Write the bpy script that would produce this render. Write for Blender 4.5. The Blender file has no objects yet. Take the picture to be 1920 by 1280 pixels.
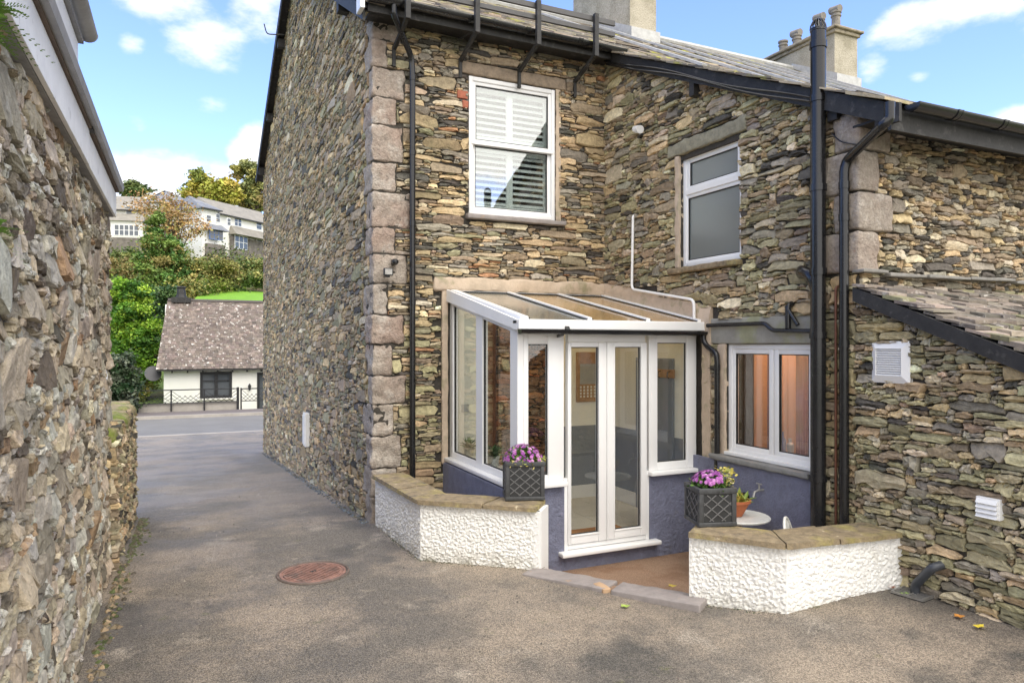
import bpy, math, random
import numpy as np
from mathutils import Vector, Matrix, noise
LOCAL = set()     # roots whose parts are modelled in their own coordinates
R = math.radians
# ------------------------------------------------------------------ camera, sky, sun, exposure
FPX = 1324.0; HOR = 645.0; YAW = R(25.0); CZ = 2.1      # focal in px of a 1920 wide picture, horizon row
SN, CS = math.sin(YAW), math.cos(YAW)
sc = bpy.context.scene
cam = bpy.data.cameras.new('camera'); co = bpy.data.objects.new('camera', cam); sc.collection.objects.link(co)
co.location = (0, 0, CZ); co.rotation_euler = (R(90), 0, -YAW)
cam.sensor_width = 36; cam.lens = FPX/1920*36; cam.shift_y = 5/1920; cam.clip_end = 3000; cam.clip_start = .05
sc.camera = co
sc.view_settings.view_transform = 'Standard'; sc.view_settings.look = 'None'
sc.view_settings.exposure = 1.27; sc.view_settings.gamma = 1.0
SUN_EL, SUN_AZ = R(52), R(172)      # azimuth clockwise from +Y
w = bpy.data.worlds.new('World'); sc.world = w; w.use_nodes = True
def sky():
    nt = w.node_tree; N = nt.nodes; L = nt.links; N.clear()
    out = N.new('ShaderNodeOutputWorld'); bg = N.new('ShaderNodeBackground'); L.new(bg.outputs[0], out.inputs[0])
    s = N.new('ShaderNodeTexSky'); s.sky_type = 'NISHITA'; s.sun_disc = False
    s.sun_elevation = SUN_EL; s.sun_rotation = SUN_AZ; s.air_density = 1.0; s.dust_density = .25; s.ozone_density = 2.0
    bg.inputs[1].default_value = 0.13
    tc = N.new('ShaderNodeTexCoord')
    def m(op, a, b=None, c=None):
        n = N.new('ShaderNodeMath'); n.operation = op
        for i, v in enumerate((a, b, c)):
            if v is None: continue
            if isinstance(v, (int, float)): n.inputs[i].default_value = v
            else: L.new(v, n.inputs[i])
        return n.outputs[0]
    nz = N.new('ShaderNodeVectorMath'); nz.operation = 'NORMALIZE'; L.new(tc.outputs['Generated'], nz.inputs[0])
    sp = N.new('ShaderNodeSeparateXYZ'); L.new(nz.outputs[0], sp.inputs[0])
    az = m('ARCTAN2', sp.outputs[0], sp.outputs[1]); el = m('ARCSINE', sp.outputs[2])
    mp = N.new('ShaderNodeMapping'); L.new(nz.outputs[0], mp.inputs[0]); mp.inputs['Scale'].default_value = (1, 1, 1.9)
    n1 = N.new('ShaderNodeTexNoise'); L.new(mp.outputs[0], n1.inputs[0]); n1.inputs['Scale'].default_value = 9; n1.inputs['Detail'].default_value = 9; n1.inputs['Roughness'].default_value = .58
    n2 = N.new('ShaderNodeTexNoise'); L.new(mp.outputs[0], n2.inputs[0]); n2.inputs['Scale'].default_value = 3; n2.inputs['Detail'].default_value = 8; n2.inputs['Roughness'].default_value = .6
    acc = None
    # az, el centre and half sizes in degrees (from where each cloud stands over the roofs), density
    for a, e, wa, we, k in ((-1.6, 11.6, 5.0, 2.5, 1.15), (2.6, 11.2, 3.0, 2.2, 1.1), (5.3, 13.8, 2.2, 3.0, 1.1), (2.4, 21.6, 3.6, 2.2, .66), (-1.5, 23.6, 5, 1.6, .5), (5, 23.5, 3, 2.5, .5), (1.9, 17.3, 1.6, 1.1, .55), (-3, 15.5, 1.2, .7, .45),
                         (-3.4, 20.6, .9, .8, .4), (56.8, 21.6, 4.8, 2.0, .9), (60.5, 14.6, 2.6, 1.0, .8), (52.2, 18.7, 1.2, 1.2, .55), (54.9, 18.2, 1.1, .5, .55), (64, 19.5, 4, 3, .8)):
        x = m('DIVIDE', m('SUBTRACT', az, R(a)), R(wa)); y = m('DIVIDE', m('SUBTRACT', el, R(e)), R(we))
        q = m('SUBTRACT', 1.0, m('ADD', m('MULTIPLY', x, x), m('MULTIPLY', y, y)))
        q = m('MULTIPLY', m('MAXIMUM', q, -1.0), k)
        acc = q if acc is None else m('MAXIMUM', acc, q)
    body = m('ADD', acc, m('MULTIPLY', m('SUBTRACT', n1.outputs[0], .5), 3.0))
    def ss(v, lo, hi):
        r = N.new('ShaderNodeMapRange'); r.interpolation_type = 'SMOOTHSTEP'; L.new(v, r.inputs[0])
        r.inputs[1].default_value = lo; r.inputs[2].default_value = hi; return r.outputs[0]
    mask = ss(body, .05, .95)
    # broken cloud cover over the rest of the dome (behind and above the yard)
    back = m('ADD', m('MULTIPLY', ss(m('MULTIPLY', sp.outputs[1], -1), -.2, .5), .5), m('MULTIPLY', ss(el, R(34), R(60)), .35))
    rest = ss(m('ADD', m('SUBTRACT', n2.outputs[0], .62), m('MULTIPLY', back, .6)), 0, .16)
    mask = m('MULTIPLY', mask, .97)
    tint = N.new('ShaderNodeMix'); tint.data_type = 'RGBA'; tint.blend_type = 'MULTIPLY'; tint.inputs[0].default_value = 1
    L.new(s.outputs[0], tint.inputs[6]); tint.inputs[7].default_value = SKYTINT
    mx = N.new('ShaderNodeMix'); mx.data_type = 'RGBA'
    L.new(mask, mx.inputs[0]); L.new(tint.outputs[2], mx.inputs[6]); mx.inputs[7].default_value = (4.2, 4.25, 4.3, 1)
    m2 = N.new('ShaderNodeMix'); m2.data_type = 'RGBA'
    L.new(rest, m2.inputs[0]); L.new(mx.outputs[2], m2.inputs[6]); m2.inputs[7].default_value = (7.6, 7.3, 6.9, 1)
    L.new(m2.outputs[2], bg.inputs[0])
SKYTINT = (.95, .97, 1.25, 1)
sky()
sl = bpy.data.lights.new('sun', 'SUN'); sl.energy = 1.0; sl.angle = R(40); sl.color = (1, .95, .87)
so = bpy.data.objects.new('sun', sl); sc.collection.objects.link(so)
sd = Vector((math.sin(SUN_AZ)*math.cos(SUN_EL), math.cos(SUN_AZ)*math.cos(SUN_EL), math.sin(SUN_EL)))
so.rotation_euler = sd.to_track_quat('Z', 'Y').to_euler()

# ------------------------------------------------------------------ measuring helpers: photo column/row to a point on a known plane
def ray(px, py):
    u = (px-960)/FPX
    return (u*CS+SN, -u*SN+CS, (HOR-py)/FPX)
def onY(px, py, Y):
    r = ray(px, py); t = Y/r[1]; return Vector((r[0]*t, Y, CZ+r[2]*t))
def onX(px, py, X):
    r = ray(px, py); t = X/r[0]; return Vector((X, r[1]*t, CZ+r[2]*t))
def onZ(px, py, z):
    r = ray(px, py); t = (z-CZ)/r[2]; return Vector((r[0]*t, r[1]*t, z))
def atD(px, py, d):
    r = ray(px, py); return Vector((r[0]*d, r[1]*d, CZ+r[2]*d))
YW = 8.31; XG = 2.055; XS = 5.30; YR = 4.28      # rear wall, gable plane, wing side wall, wing end wall

# ------------------------------------------------------------------ object helpers
def tag(o, label=None, cat=None, group=None, kind=None):
    if label: o['label'] = label
    if cat: o['category'] = cat
    if group: o['group'] = group
    if kind: o['kind'] = kind
    return o
def empty(name, loc, label, cat, group=None, rz=0):
    o = bpy.data.objects.new(name, None); sc.collection.objects.link(o); o.location = loc; o.rotation_euler = (0, 0, rz)
    o.empty_display_size = .1
    return tag(o, label, cat, group)
def link(name, me, mat, parent=None):
    o = bpy.data.objects.new(name, me); sc.collection.objects.link(o)
    if mat: me.materials.append(mat)
    if parent:
        o.parent = parent; p = parent; off = Vector((0, 0, 0)); loc = False
        while p: off += p.location; loc = loc or p.name in LOCAL; p = p.parent
        if not loc: me.transform(Matrix.Translation(-off))
    return o
def np_mesh(name, V, quads, tris=None, col=None, smooth=False):
    me = bpy.data.meshes.new(name); nq = len(quads); ntr = 0 if tris is None else len(tris)
    me.vertices.add(len(V)); me.vertices.foreach_set('co', np.asarray(V, np.float32).ravel())
    li = np.concatenate([np.asarray(quads, np.int32).ravel()] + ([np.asarray(tris, np.int32).ravel()] if ntr else []))
    ls = np.concatenate([np.arange(nq)*4, nq*4+np.arange(ntr)*3]).astype(np.int32)
    me.loops.add(len(li)); me.loops.foreach_set('vertex_index', li)
    me.polygons.add(nq+ntr); me.polygons.foreach_set('loop_start', ls)
    me.update(calc_edges=True); me.validate()
    if smooth: me.shade_smooth()
    else: me.shade_flat()
    if col is not None:
        a = me.color_attributes.new('Col', 'FLOAT_COLOR', 'POINT')
        c = np.ones((len(V), 4), np.float32); c[:, :3] = col; a.data.foreach_set('color', c.ravel())
    return me
ident = lambda a, b, c: (a, b, c)
JR = random.Random(77)
def jit(c, a, b):
    k = JR.uniform(a, b); return tuple(q*k for q in c)
class MB:
    def __init__(s, f=None): s.v = []; s.f = []; s.c = []; s.map = f; s.col = None
    def add(s, vs, fs):
        n = len(s.v)
        for p in vs:
            s.v.append(tuple(s.map(*p)) if s.map else tuple(p)); s.c.append(s.col)
        s.f += [tuple(i+n for i in q) for q in fs]; return s
    def box(s, a, b, r=0.0):
        lo = [min(a[i], b[i]) for i in range(3)]; hi = [max(a[i], b[i]) for i in range(3)]
        if r <= 0:
            v = [(x, y, z) for x in (lo[0], hi[0]) for y in (lo[1], hi[1]) for z in (lo[2], hi[2])]
            return s.add(v, [(0, 1, 3, 2), (4, 6, 7, 5), (0, 4, 5, 1), (2, 3, 7, 6), (0, 2, 6, 4), (1, 5, 7, 3)])
        r = min(r, min(hi[i]-lo[i] for i in range(3))*.45)
        return s.rbox(lo, hi, r, 1e9)
    def rbox(s, lo, hi, r, seg, amp=0.0, sc_=8.0, seed=0.0):
        ax = []
        for i in range(3):
            L = hi[i]-lo[i]; n = max(1, int((L-2*r)/seg))
            ax.append([0, r*.35, r] + [r+(L-2*r)*k/n for k in range(1, n)] + [L-r, L-r*.35, L])
        idx = {}; vs = []; fs = []
        nx = [len(a)-1 for a in ax]
        def vid(i, j, k):
            key = (i, j, k)
            if key in idx: return idx[key]
            p = [ax[0][i], ax[1][j], ax[2][k]]; c = [min(max(p[q], r), hi[q]-lo[q]-r) for q in range(3)]
            d = Vector([p[q]-c[q] for q in range(3)])
            n = d.normalized() if d.length > 1e-9 else Vector((0, 0, 1))
            q = Vector(c)+n*r if d.length > 1e-9 else Vector(p)
            q = q+Vector(lo)
            if amp:
                w_ = noise.noise(q*sc_+Vector((seed, seed*1.7, 3)))+.5*noise.noise(q*sc_*2.7+Vector((seed, 0, 9)))+.3*noise.noise(q*sc_*7)
                q = q+n*amp*w_
            idx[key] = len(vs); vs.append(tuple(q)); return idx[key]
        for a in range(3):
            b, c = (a+1) % 3, (a+2) % 3
            for e in (0, nx[a]):
                for i in range(nx[b]):
                    for j in range(nx[c]):
                        def mk(p, q):
                            t = [0, 0, 0]; t[a] = e; t[b] = p; t[c] = q; return vid(*t)
                        fs.append((mk(i, j), mk(i+1, j), mk(i+1, j+1), mk(i, j+1)) if e else (mk(i, j), mk(i, j+1), mk(i+1, j+1), mk(i+1, j)))
        return s.add(vs, fs)
    def hexa(s, p):   # 8 points: bottom quad 0-3 ring, top quad 4-7 ring
        return s.add(p, [(0, 3, 2, 1), (4, 5, 6, 7), (0, 1, 5, 4), (1, 2, 6, 5), (2, 3, 7, 6), (3, 0, 4, 7)])
    def prism(s, poly, h):   # poly: list of 3-D points, h: extrusion vector
        n = len(poly); h = Vector(h); a = [Vector(p) for p in poly]
        return s.add([tuple(p) for p in a]+[tuple(p+h) for p in a], [tuple(range(n))[::-1], tuple(range(n, 2*n))]+[(i, (i+1) % n, n+(i+1) % n, n+i) for i in range(n)])
    def bar(s, a, b, w_, h_, up=(0, 0, 1)):   # square bar between two points
        a = Vector(a); b = Vector(b); d = (b-a).normalized(); up = Vector(up); x = d.cross(up)
        if x.length < 1e-4: x = d.cross(Vector((1, 0, 0)))
        x.normalize(); z = x.cross(d); P = []
        for p in (a, b):
            for i, j in ((-1, -1), (1, -1), (1, 1), (-1, 1)): P.append(tuple(p+x*i*w_/2+z*j*h_/2))
        return s.add(P, [(0, 1, 2, 3), (7, 6, 5, 4), (0, 4, 5, 1), (1, 5, 6, 2), (2, 6, 7, 3), (3, 7, 4, 0)])
    def tube(s, pts, r, n=12, caps=True):
        pts = [Vector(p) for p in pts]; rs = r if isinstance(r, (list, tuple)) else [r]*len(pts); vs = []; fs = []; px = None
        for i, p in enumerate(pts):
            d = (pts[min(i+1, len(pts)-1)]-pts[max(i-1, 0)]).normalized()
            if px is None:
                px = d.cross(Vector((0, 0, 1)))
                if px.length < 1e-3: px = Vector((1, 0, 0))
            px = (px-d*px.dot(d)).normalized(); py = d.cross(px)
            for k in range(n):
                a = 2*math.pi*k/n; vs.append(tuple(p+(px*math.cos(a)+py*math.sin(a))*rs[i]))
        for i in range(len(pts)-1):
            for k in range(n): fs.append((i*n+k, i*n+(k+1) % n, (i+1)*n+(k+1) % n, (i+1)*n+k))
        if caps: fs += [tuple(range(n))[::-1], tuple((len(pts)-1)*n+k for k in range(n))]
        return s.add(vs, fs)
    def lathe(s, c, prof, n=24):   # prof: (radius, z)
        c = Vector(c); vs = []; fs = []
        for r, z in prof:
            for k in range(n):
                a = 2*math.pi*k/n; vs.append((c.x+r*math.cos(a), c.y+r*math.sin(a), c.z+z))
        for i in range(len(prof)-1):
            for k in range(n): fs.append((i*n+k, i*n+(k+1) % n, (i+1)*n+(k+1) % n, (i+1)*n+k))
        fs += [tuple(range(n))[::-1], tuple((len(prof)-1)*n+k for k in range(n))]
        return s.add(vs, fs)
    def build(s, name, mat, parent=None, smooth=False, recalc=True):
        me = bpy.data.meshes.new(name); me.from_pydata(s.v, [], s.f)
        if recalc and len(s.f) < 60000:
            import bmesh
            bm = bmesh.new(); bm.from_mesh(me); bmesh.ops.recalc_face_normals(bm, faces=bm.faces); bm.to_mesh(me); bm.free()
        if s.c and s.c[0] is not None:
            a = me.color_attributes.new('Col', 'FLOAT_COLOR', 'POINT')
            a.data.foreach_set('color', np.array([(c[0], c[1], c[2], 1) for c in s.c], np.float32).ravel())
        if smooth:
            me.shade_smooth()
            try: me.set_sharp_from_angle(angle=R(40))
            except Exception: pass
        return link(name, me, mat, parent)
def arc(pts, k=4):     # round the corners of a polyline
    P = [Vector(p) for p in pts]; out = [P[0]]
    for i in range(1, len(P)-1):
        a, b, c = P[i-1], P[i], P[i+1]; r = min((a-b).length, (c-b).length)*.4; r = min(r, .07)
        s_ = b+(a-b).normalized()*r; e = b+(c-b).normalized()*r
        for j in range(k+1):
            t = j/k; out.append(s_*(1-t)**2+b*2*t*(1-t)+e*t*t)
    return out+[P[-1]]

# ------------------------------------------------------------------ materials
def M(name, col, rough=.6, metal=0, attr=False, var=0.0, vscale=4, bump=0, bscale=40, detail=6, col2=None, mscale=3, mlo=.5, mhi=.6, spec=.5, coat=0, extra=None, bump2=None, splash=None):
    m = bpy.data.materials.new(name); m.use_nodes = True; nt = m.node_tree; N = nt.nodes; L = nt.links
    b = N['Principled BSDF']; b.inputs['Roughness'].default_value = rough; b.inputs['Metallic'].default_value = metal
    b.inputs['Specular IOR Level'].default_value = spec
    if coat: b.inputs['Coat Weight'].default_value = coat; b.inputs['Coat Roughness'].default_value = .15
    g = N.new('ShaderNodeNewGeometry'); pos = g.outputs['Position']
    if attr:
        a = N.new('ShaderNodeVertexColor'); a.layer_name = 'Col'; c = a.outputs[0]
    else:
        a = N.new('ShaderNodeRGB'); a.outputs[0].default_value = (*col, 1); c = a.outputs[0]
    def nz(sc_, d=6, r=.6):
        n = N.new('ShaderNodeTexNoise'); n.inputs['Scale'].default_value = sc_; n.inputs['Detail'].default_value = d; n.inputs['Roughness'].default_value = r
        L.new(pos, n.inputs[0]); return n.outputs[0]
    def mr(v, a0, a1, b0=0., b1=1.):
        r = N.new('ShaderNodeMapRange'); L.new(v, r.inputs[0])
        for i, q in enumerate((a0, a1, b0, b1)): r.inputs[i+1].default_value = q
        return r.outputs[0]
    def mix(f, x, y, mode='MIX'):
        k = N.new('ShaderNodeMix'); k.data_type = 'RGBA'; k.blend_type = mode
        if isinstance(f, float): k.inputs[0].default_value = f
        else: L.new(f, k.inputs[0])
        for i, q in ((6, x), (7, y)):
            if isinstance(q, tuple): k.inputs[i].default_value = (*q, 1)
            else: L.new(q, k.inputs[i])
        return k.outputs[2]
    if col2: c = mix(mr(nz(mscale), mlo, mhi), c, col2)
    if extra:     # list of (colour, scale, lo, hi)
        for cc, s_, lo, hi in extra: c = mix(mr(nz(s_), lo, hi), c, cc)
    if splash:
        sx = N.new('ShaderNodeSeparateXYZ'); L.new(pos, sx.inputs[0]); k = N.new('ShaderNodeMath'); k.operation = 'MULTIPLY'
        L.new(mr(sx.outputs[2], splash[1], splash[2], 1, 0), k.inputs[0]); L.new(mr(nz(8, 6, .7), .3, .65), k.inputs[1]); c = mix(k.outputs[0], c, splash[0])
    if var:
        h = N.new('ShaderNodeHueSaturation'); L.new(c, h.inputs['Color']); L.new(mr(nz(vscale, detail, .7), .25, .75, 1-var, 1+var), h.inputs['Value']); c = h.outputs[0]
    L.new(c, b.inputs['Base Color'])
    if bump:
        bp = N.new('ShaderNodeBump'); bp.inputs['Strength'].default_value = 1; bp.inputs['Distance'].default_value = bump
        L.new(nz(bscale, detail, .65), bp.inputs['Height']); prev = bp
        if bump2:
            b2 = N.new('ShaderNodeBump'); b2.inputs['Distance'].default_value = bump2[0]; L.new(nz(bump2[1], 4, .6), b2.inputs['Height']); L.new(bp.outputs[0], b2.inputs['Normal']); prev = b2
        L.new(prev.outputs[0], b.inputs['Normal'])
    return m
def glass(name, tint=(.9, .94, .93), base=.05, rough=0.0, opacity=0.0, ocol=(.5, .5, .5), power=4.0):
    m = bpy.data.materials.new(name); m.use_nodes = True; nt = m.node_tree; N = nt.nodes; L = nt.links; N.clear()
    o = N.new('ShaderNodeOutputMaterial'); t = N.new('ShaderNodeBsdfTransparent'); t.inputs[0].default_value = (*tint, 1)
    g = N.new('ShaderNodeBsdfGlossy'); g.inputs['Roughness'].default_value = rough; g.inputs[0].default_value = (1, 1, 1, 1)
    lw = N.new('ShaderNodeLayerWeight'); lw.inputs[0].default_value = .5
    p = N.new('ShaderNodeMath'); p.operation = 'POWER'; L.new(lw.outputs['Facing'], p.inputs[0]); p.inputs[1].default_value = power
    a = N.new('ShaderNodeMath'); a.operation = 'MULTIPLY_ADD'; L.new(p.outputs[0], a.inputs[0]); a.inputs[1].default_value = 1-base; a.inputs[2].default_value = base
    under = t.outputs[0]
    if opacity:
        d0 = N.new('ShaderNodeBsdfDiffuse'); d0.inputs[0].default_value = (*ocol, 1); d1 = N.new('ShaderNodeBsdfTranslucent'); d1.inputs[0].default_value = (*[min(1, q*1.5) for q in ocol], 1)
        d_ = N.new('ShaderNodeMixShader'); L.new(d0.outputs[0], d_.inputs[1]); L.new(d1.outputs[0], d_.inputs[2]); d = d_
        k = N.new('ShaderNodeMixShader'); k.inputs[0].default_value = opacity
        L.new(t.outputs[0], k.inputs[1]); L.new(d.outputs[0], k.inputs[2]); under = k.outputs[0]
    x = N.new('ShaderNodeMixShader'); L.new(a.outputs[0], x.inputs[0]); L.new(under, x.inputs[1]); L.new(g.outputs[0], x.inputs[2]); L.new(x.outputs[0], o.inputs[0])
    return m
m_stone = M('rubble_stone', (0, 0, 0), .82, attr=True, var=.42, vscale=22, bump=.012, bscale=45, col2=(.15, .16, .09), mscale=1.6, mlo=.58, mhi=.9, extra=[((.5, .48, .4), 19, .68, .8), ((.06, .055, .05), 9, .66, .8)], spec=.3)
m_stone_big = M('rugged_stone', (0, 0, 0), .8, attr=True, var=.5, vscale=14, bump=.03, bscale=18, detail=10, extra=[((.4, .39, .35), 7, .62, .8), ((.05, .045, .04), 10, .66, .76), ((.30, .19, .09), 5, .66, .76)], bump2=(.006, 90), spec=.3)
m_mortar = M('dark_joint', (.052, .046, .038), .95, var=.3, vscale=10, bump=.02, bscale=20)
m_quoin = M('pink_quoin_stone', (.38, .325, .27), .88, var=.4, vscale=22, bump=.03, bscale=38, detail=9, col2=(.34, .25, .20), mscale=1.1, mlo=.46, mhi=.66, extra=[((.52, .47, .41), 5, .52, .7), ((.12, .11, .09), 12, .64, .76)])
m_render_tan = M('tan_render', (.50, .40, .30), .9, var=.2, vscale=6, bump=.006, bscale=30, extra=[((.30, .27, .17), 4, .56, .7)])
m_white = M('white_frame', (.80, .80, .79), .3, var=.03, vscale=3, spec=.5)
m_seal = M('black_seal', (.02, .02, .02), .6)
m_black = M('black_plastic', (.014, .014, .015), .22, var=.3, vscale=3, spec=.5)
m_fascia = M('black_fascia', (.024, .023, .022), .65, var=.5, vscale=12, bump=.002, bscale=30, extra=[((.09, .085, .08), 10, .58, .75)])
m_grey_rail = M('grey_rail', (.07, .068, .068), .5, var=.2, vscale=8)
m_slate = M('slate_roof', (0, 0, 0), .7, attr=True, var=.35, vscale=14, bump=.006, bscale=30, extra=[((.40, .39, .35), 12, .60, .72), ((.34, .33, .05), 3.0, .56, .68)])
m_slate_dry = M('stone_slate', (0, 0, 0), .8, attr=True, var=.35, vscale=18, bump=.008, bscale=30, extra=[((.48, .45, .40), 14, .58, .72), ((.22, .22, .10), 5, .62, .74)])
m_cot = M('cottage_tiles', (0, 0, 0), .8, attr=True, var=.3, vscale=3, extra=[((.55, .52, .48), 5.5, .60, .66), ((.60, .58, .54), 2.3, .68, .74)])
m_dash = M('pebble_dash', (.42, .38, .30), .9, var=.45, vscale=38, detail=3, bump=.012, bscale=40, col2=(.30, .27, .20), mscale=2, mlo=.45, mhi=.65)
m_wrend = M('white_roughcast', (.86, .85, .81), .8, var=.05, vscale=3, bump=.006, bscale=55, extra=[((.55, .53, .44), 6, .62, .85)], splash=((.33, .30, .22), -.05, .16))
m_blue = M('blue_roughcast', (.165, .175, .245), .8, var=.25, vscale=9, bump=.014, bscale=50, extra=[((.22, .22, .24), 7, .62, .8)])
m_cope = M('coping_flag', (.25, .195, .12), .85, var=.5, vscale=14, bump=.012, bscale=30, col2=(.32, .27, .10), mscale=4.2, mlo=.5, mhi=.68, extra=[((.12, .10, .075), 6, .58, .72), ((.45, .38, .26), 14, .64, .74)])
m_flag = M('grey_flag', (.27, .24, .225), .7, var=.22, vscale=10, bump=.004, bscale=30, extra=[((.40, .27, .17), 4, .64, .7)])
m_lead = M('faux_lead', (.022, .023, .024), .5, var=.3, vscale=20, spec=.5)
m_lead2 = M('lead_ribs', (.13, .13, .13), .5, var=.4, vscale=25)
m_iron = M('white_iron', (.62, .62, .58), .5, var=.2, vscale=20)
m_terra = M('terracotta', (.42, .13, .05), .75, var=.2, vscale=12)
m_soil = M('soil', (.03, .022, .015), .95, bump=.02, bscale=60)
m_leafm = M('leaf', (0, 0, 0), .55, attr=True, spec=.35)
m_bark = M('bark', (.10, .08, .06), .9, var=.3, vscale=6, bump=.01, bscale=12)
m_cream = M('cream_plaster', (.86, .86, .79), .7, var=.05, vscale=2)
m_grey = M('grey_paint', (.24, .265, .30), .5, var=.08, vscale=3)
m_wood = M('wood', (.38, .22, .11), .5, var=.3, vscale=15)
m_mat = M('coir_mat', (.42, .20, .08), .95, var=.3, vscale=60)
m_glass = glass('window_glass', tint=(.98, .99, .98), base=.05, power=3.4)
m_glass_sky = glass('upper_glass', base=.2, power=3.0)
m_roofglass = glass('smoked_roof_panel', tint=(.95, .80, .52), base=.06, rough=.12, opacity=.46, ocol=(.76, .55, .28))
m_roofglass2 = glass('clear_roof_panel', tint=(.9, .92, .88), base=.08, rough=.12, opacity=.3, ocol=(.5, .51, .46))
m_obsc = glass('obscured_glass', tint=(.7, .74, .74), base=.12, rough=.22, opacity=.9, ocol=(.30, .34, .34))
m_dark = M('dark_room', (.03, .03, .03), .9)
m_lawn = M('lawn', (.16, .34, .02), .9, var=.25, vscale=1.5)
m_grass = M('hill_grass', (.10, .15, .035), .95, var=.4, vscale=.3, col2=(.16, .13, .05), mscale=.2, bump=.1, bscale=2)
m_ctrl = M('white_render_far', (.78, .77, .72), .8, var=.06, vscale=.8)
m_rust = M('rusty_iron', (.25, .14, .11), .75, var=.45, vscale=12, extra=[((.12, .10, .09), 7, .5, .7)], bump=.003, bscale=60)
m_copper = M('copper_pipe', (.20, .09, .055), .45, metal=.4, var=.3, vscale=10)
m_metal = M('dull_metal', (.35, .34, .32), .45, metal=.6, var=.3, vscale=20)
m_lead_f = M('lead_flashing', (.45, .45, .44), .5, var=.25, vscale=8)

def tarmac():
    m = M('tarmac', (.15, .135, .12), .75); nt = m.node_tree; N = nt.nodes; L = nt.links; b = N['Principled BSDF']
    g = N.new('ShaderNodeNewGeometry'); pos = g.outputs['Position']
    def nz(s, d, r=.6, t='ShaderNodeTexNoise'):
        n = N.new(t); n.inputs['Scale'].default_value = s
        if t == 'ShaderNodeTexNoise': n.inputs['Detail'].default_value = d; n.inputs['Roughness'].default_value = r
        L.new(pos, n.inputs[0]); return n
    def mr(v, a0, a1, b0=0., b1=1.):
        r = N.new('ShaderNodeMapRange'); L.new(v, r.inputs[0]); r.interpolation_type = 'SMOOTHSTEP'
        for i, q in enumerate((a0, a1, b0, b1)): r.inputs[i+1].default_value = q
        return r.outputs[0]
    def mix(f, x, y, mode='MIX'):
        k = N.new('ShaderNodeMix'); k.data_type = 'RGBA'; k.blend_type = mode
        L.new(f, k.inputs[0]) if not isinstance(f, float) else setattr(k.inputs[0], 'default_value', f)
        for i, q in ((6, x), (7, y)):
            if isinstance(q, tuple): k.inputs[i].default_value = (*q, 1)
            else: L.new(q, k.inputs[i])
        return k.outputs[2]
    base = mix(mr(nz(.5, 7, .66).outputs[0], .42, .62), (.155, .137, .115), (.33, .27, .205))
    base = mix(mr(nz(1.7, 5, .6).outputs[0], .57, .68), base, (.33, .285, .23))
    base = mix(mr(nz(.9, 5, .6).outputs[0], .30, .44, 1, 0), base, (.10, .092, .08))
    base = mix(mr(nz(2.6, 6, .7).outputs[0], .62, .74), base, (.15, .15, .07))
    sp = N.new('ShaderNodeSeparateXYZ'); L.new(pos, sp.inputs[0])
    base = mix(mr(sp.outputs[1], 6, 16), base, mix(mr(nz(.8, 5).outputs[0], .4, .6), (.22, .205, .185), (.31, .27, .23)))
    v = nz(130, 0, t='ShaderNodeTexVoronoi'); 
    chip = mr(v.outputs['Color'], .1, .9, .55, 1.5)
    hs = N.new('ShaderNodeHueSaturation'); L.new(base, hs.inputs['Color']); L.new(chip, hs.inputs['Value'])
    fine = mr(nz(210, 3, .7).outputs[0], .35, .7, .62, 1.4)
    hs2 = N.new('ShaderNodeHueSaturation'); L.new(hs.outputs[0], hs2.inputs['Color']); L.new(fine, hs2.inputs['Value'])
    L.new(hs2.outputs[0], b.inputs['Base Color'])
    L.new(mr(nz(.7, 4).outputs[0], .4, .6, .42, .8), b.inputs['Roughness'])
    bp = N.new('ShaderNodeBump'); bp.inputs['Distance'].default_value = .006; L.new(v.outputs['Distance'], bp.inputs['Height'])
    b2 = N.new('ShaderNodeBump'); b2.inputs['Distance'].default_value = .004; L.new(nz(120, 4).outputs[0], b2.inputs['Height']); L.new(bp.outputs[0], b2.inputs['Normal'])
    L.new(b2.outputs[0], b.inputs['Normal'])
    return m
m_tar = tarmac()
m_road = M('road_asphalt', (.19, .185, .175), .7, var=.15, vscale=1, bump=.003, bscale=60)
m_pave = M('pavement_asphalt', (.15, .13, .125), .8, var=.15, vscale=1.5)
m_kerb = M('kerb_stone', (.38, .35, .31), .8, var=.2, vscale=2)
m_paint = M('road_paint', (.62, .60, .55), .7, var=.2, vscale=3)
m_patio = M('gravel_patio', (.27, .175, .115), .9, var=.4, vscale=90, detail=3, bump=.006, bscale=100, col2=(.22, .13, .08), mscale=2)
m_tile = M('floor_tile', (.62, .58, .50), .4, var=.08, vscale=3)

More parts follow.
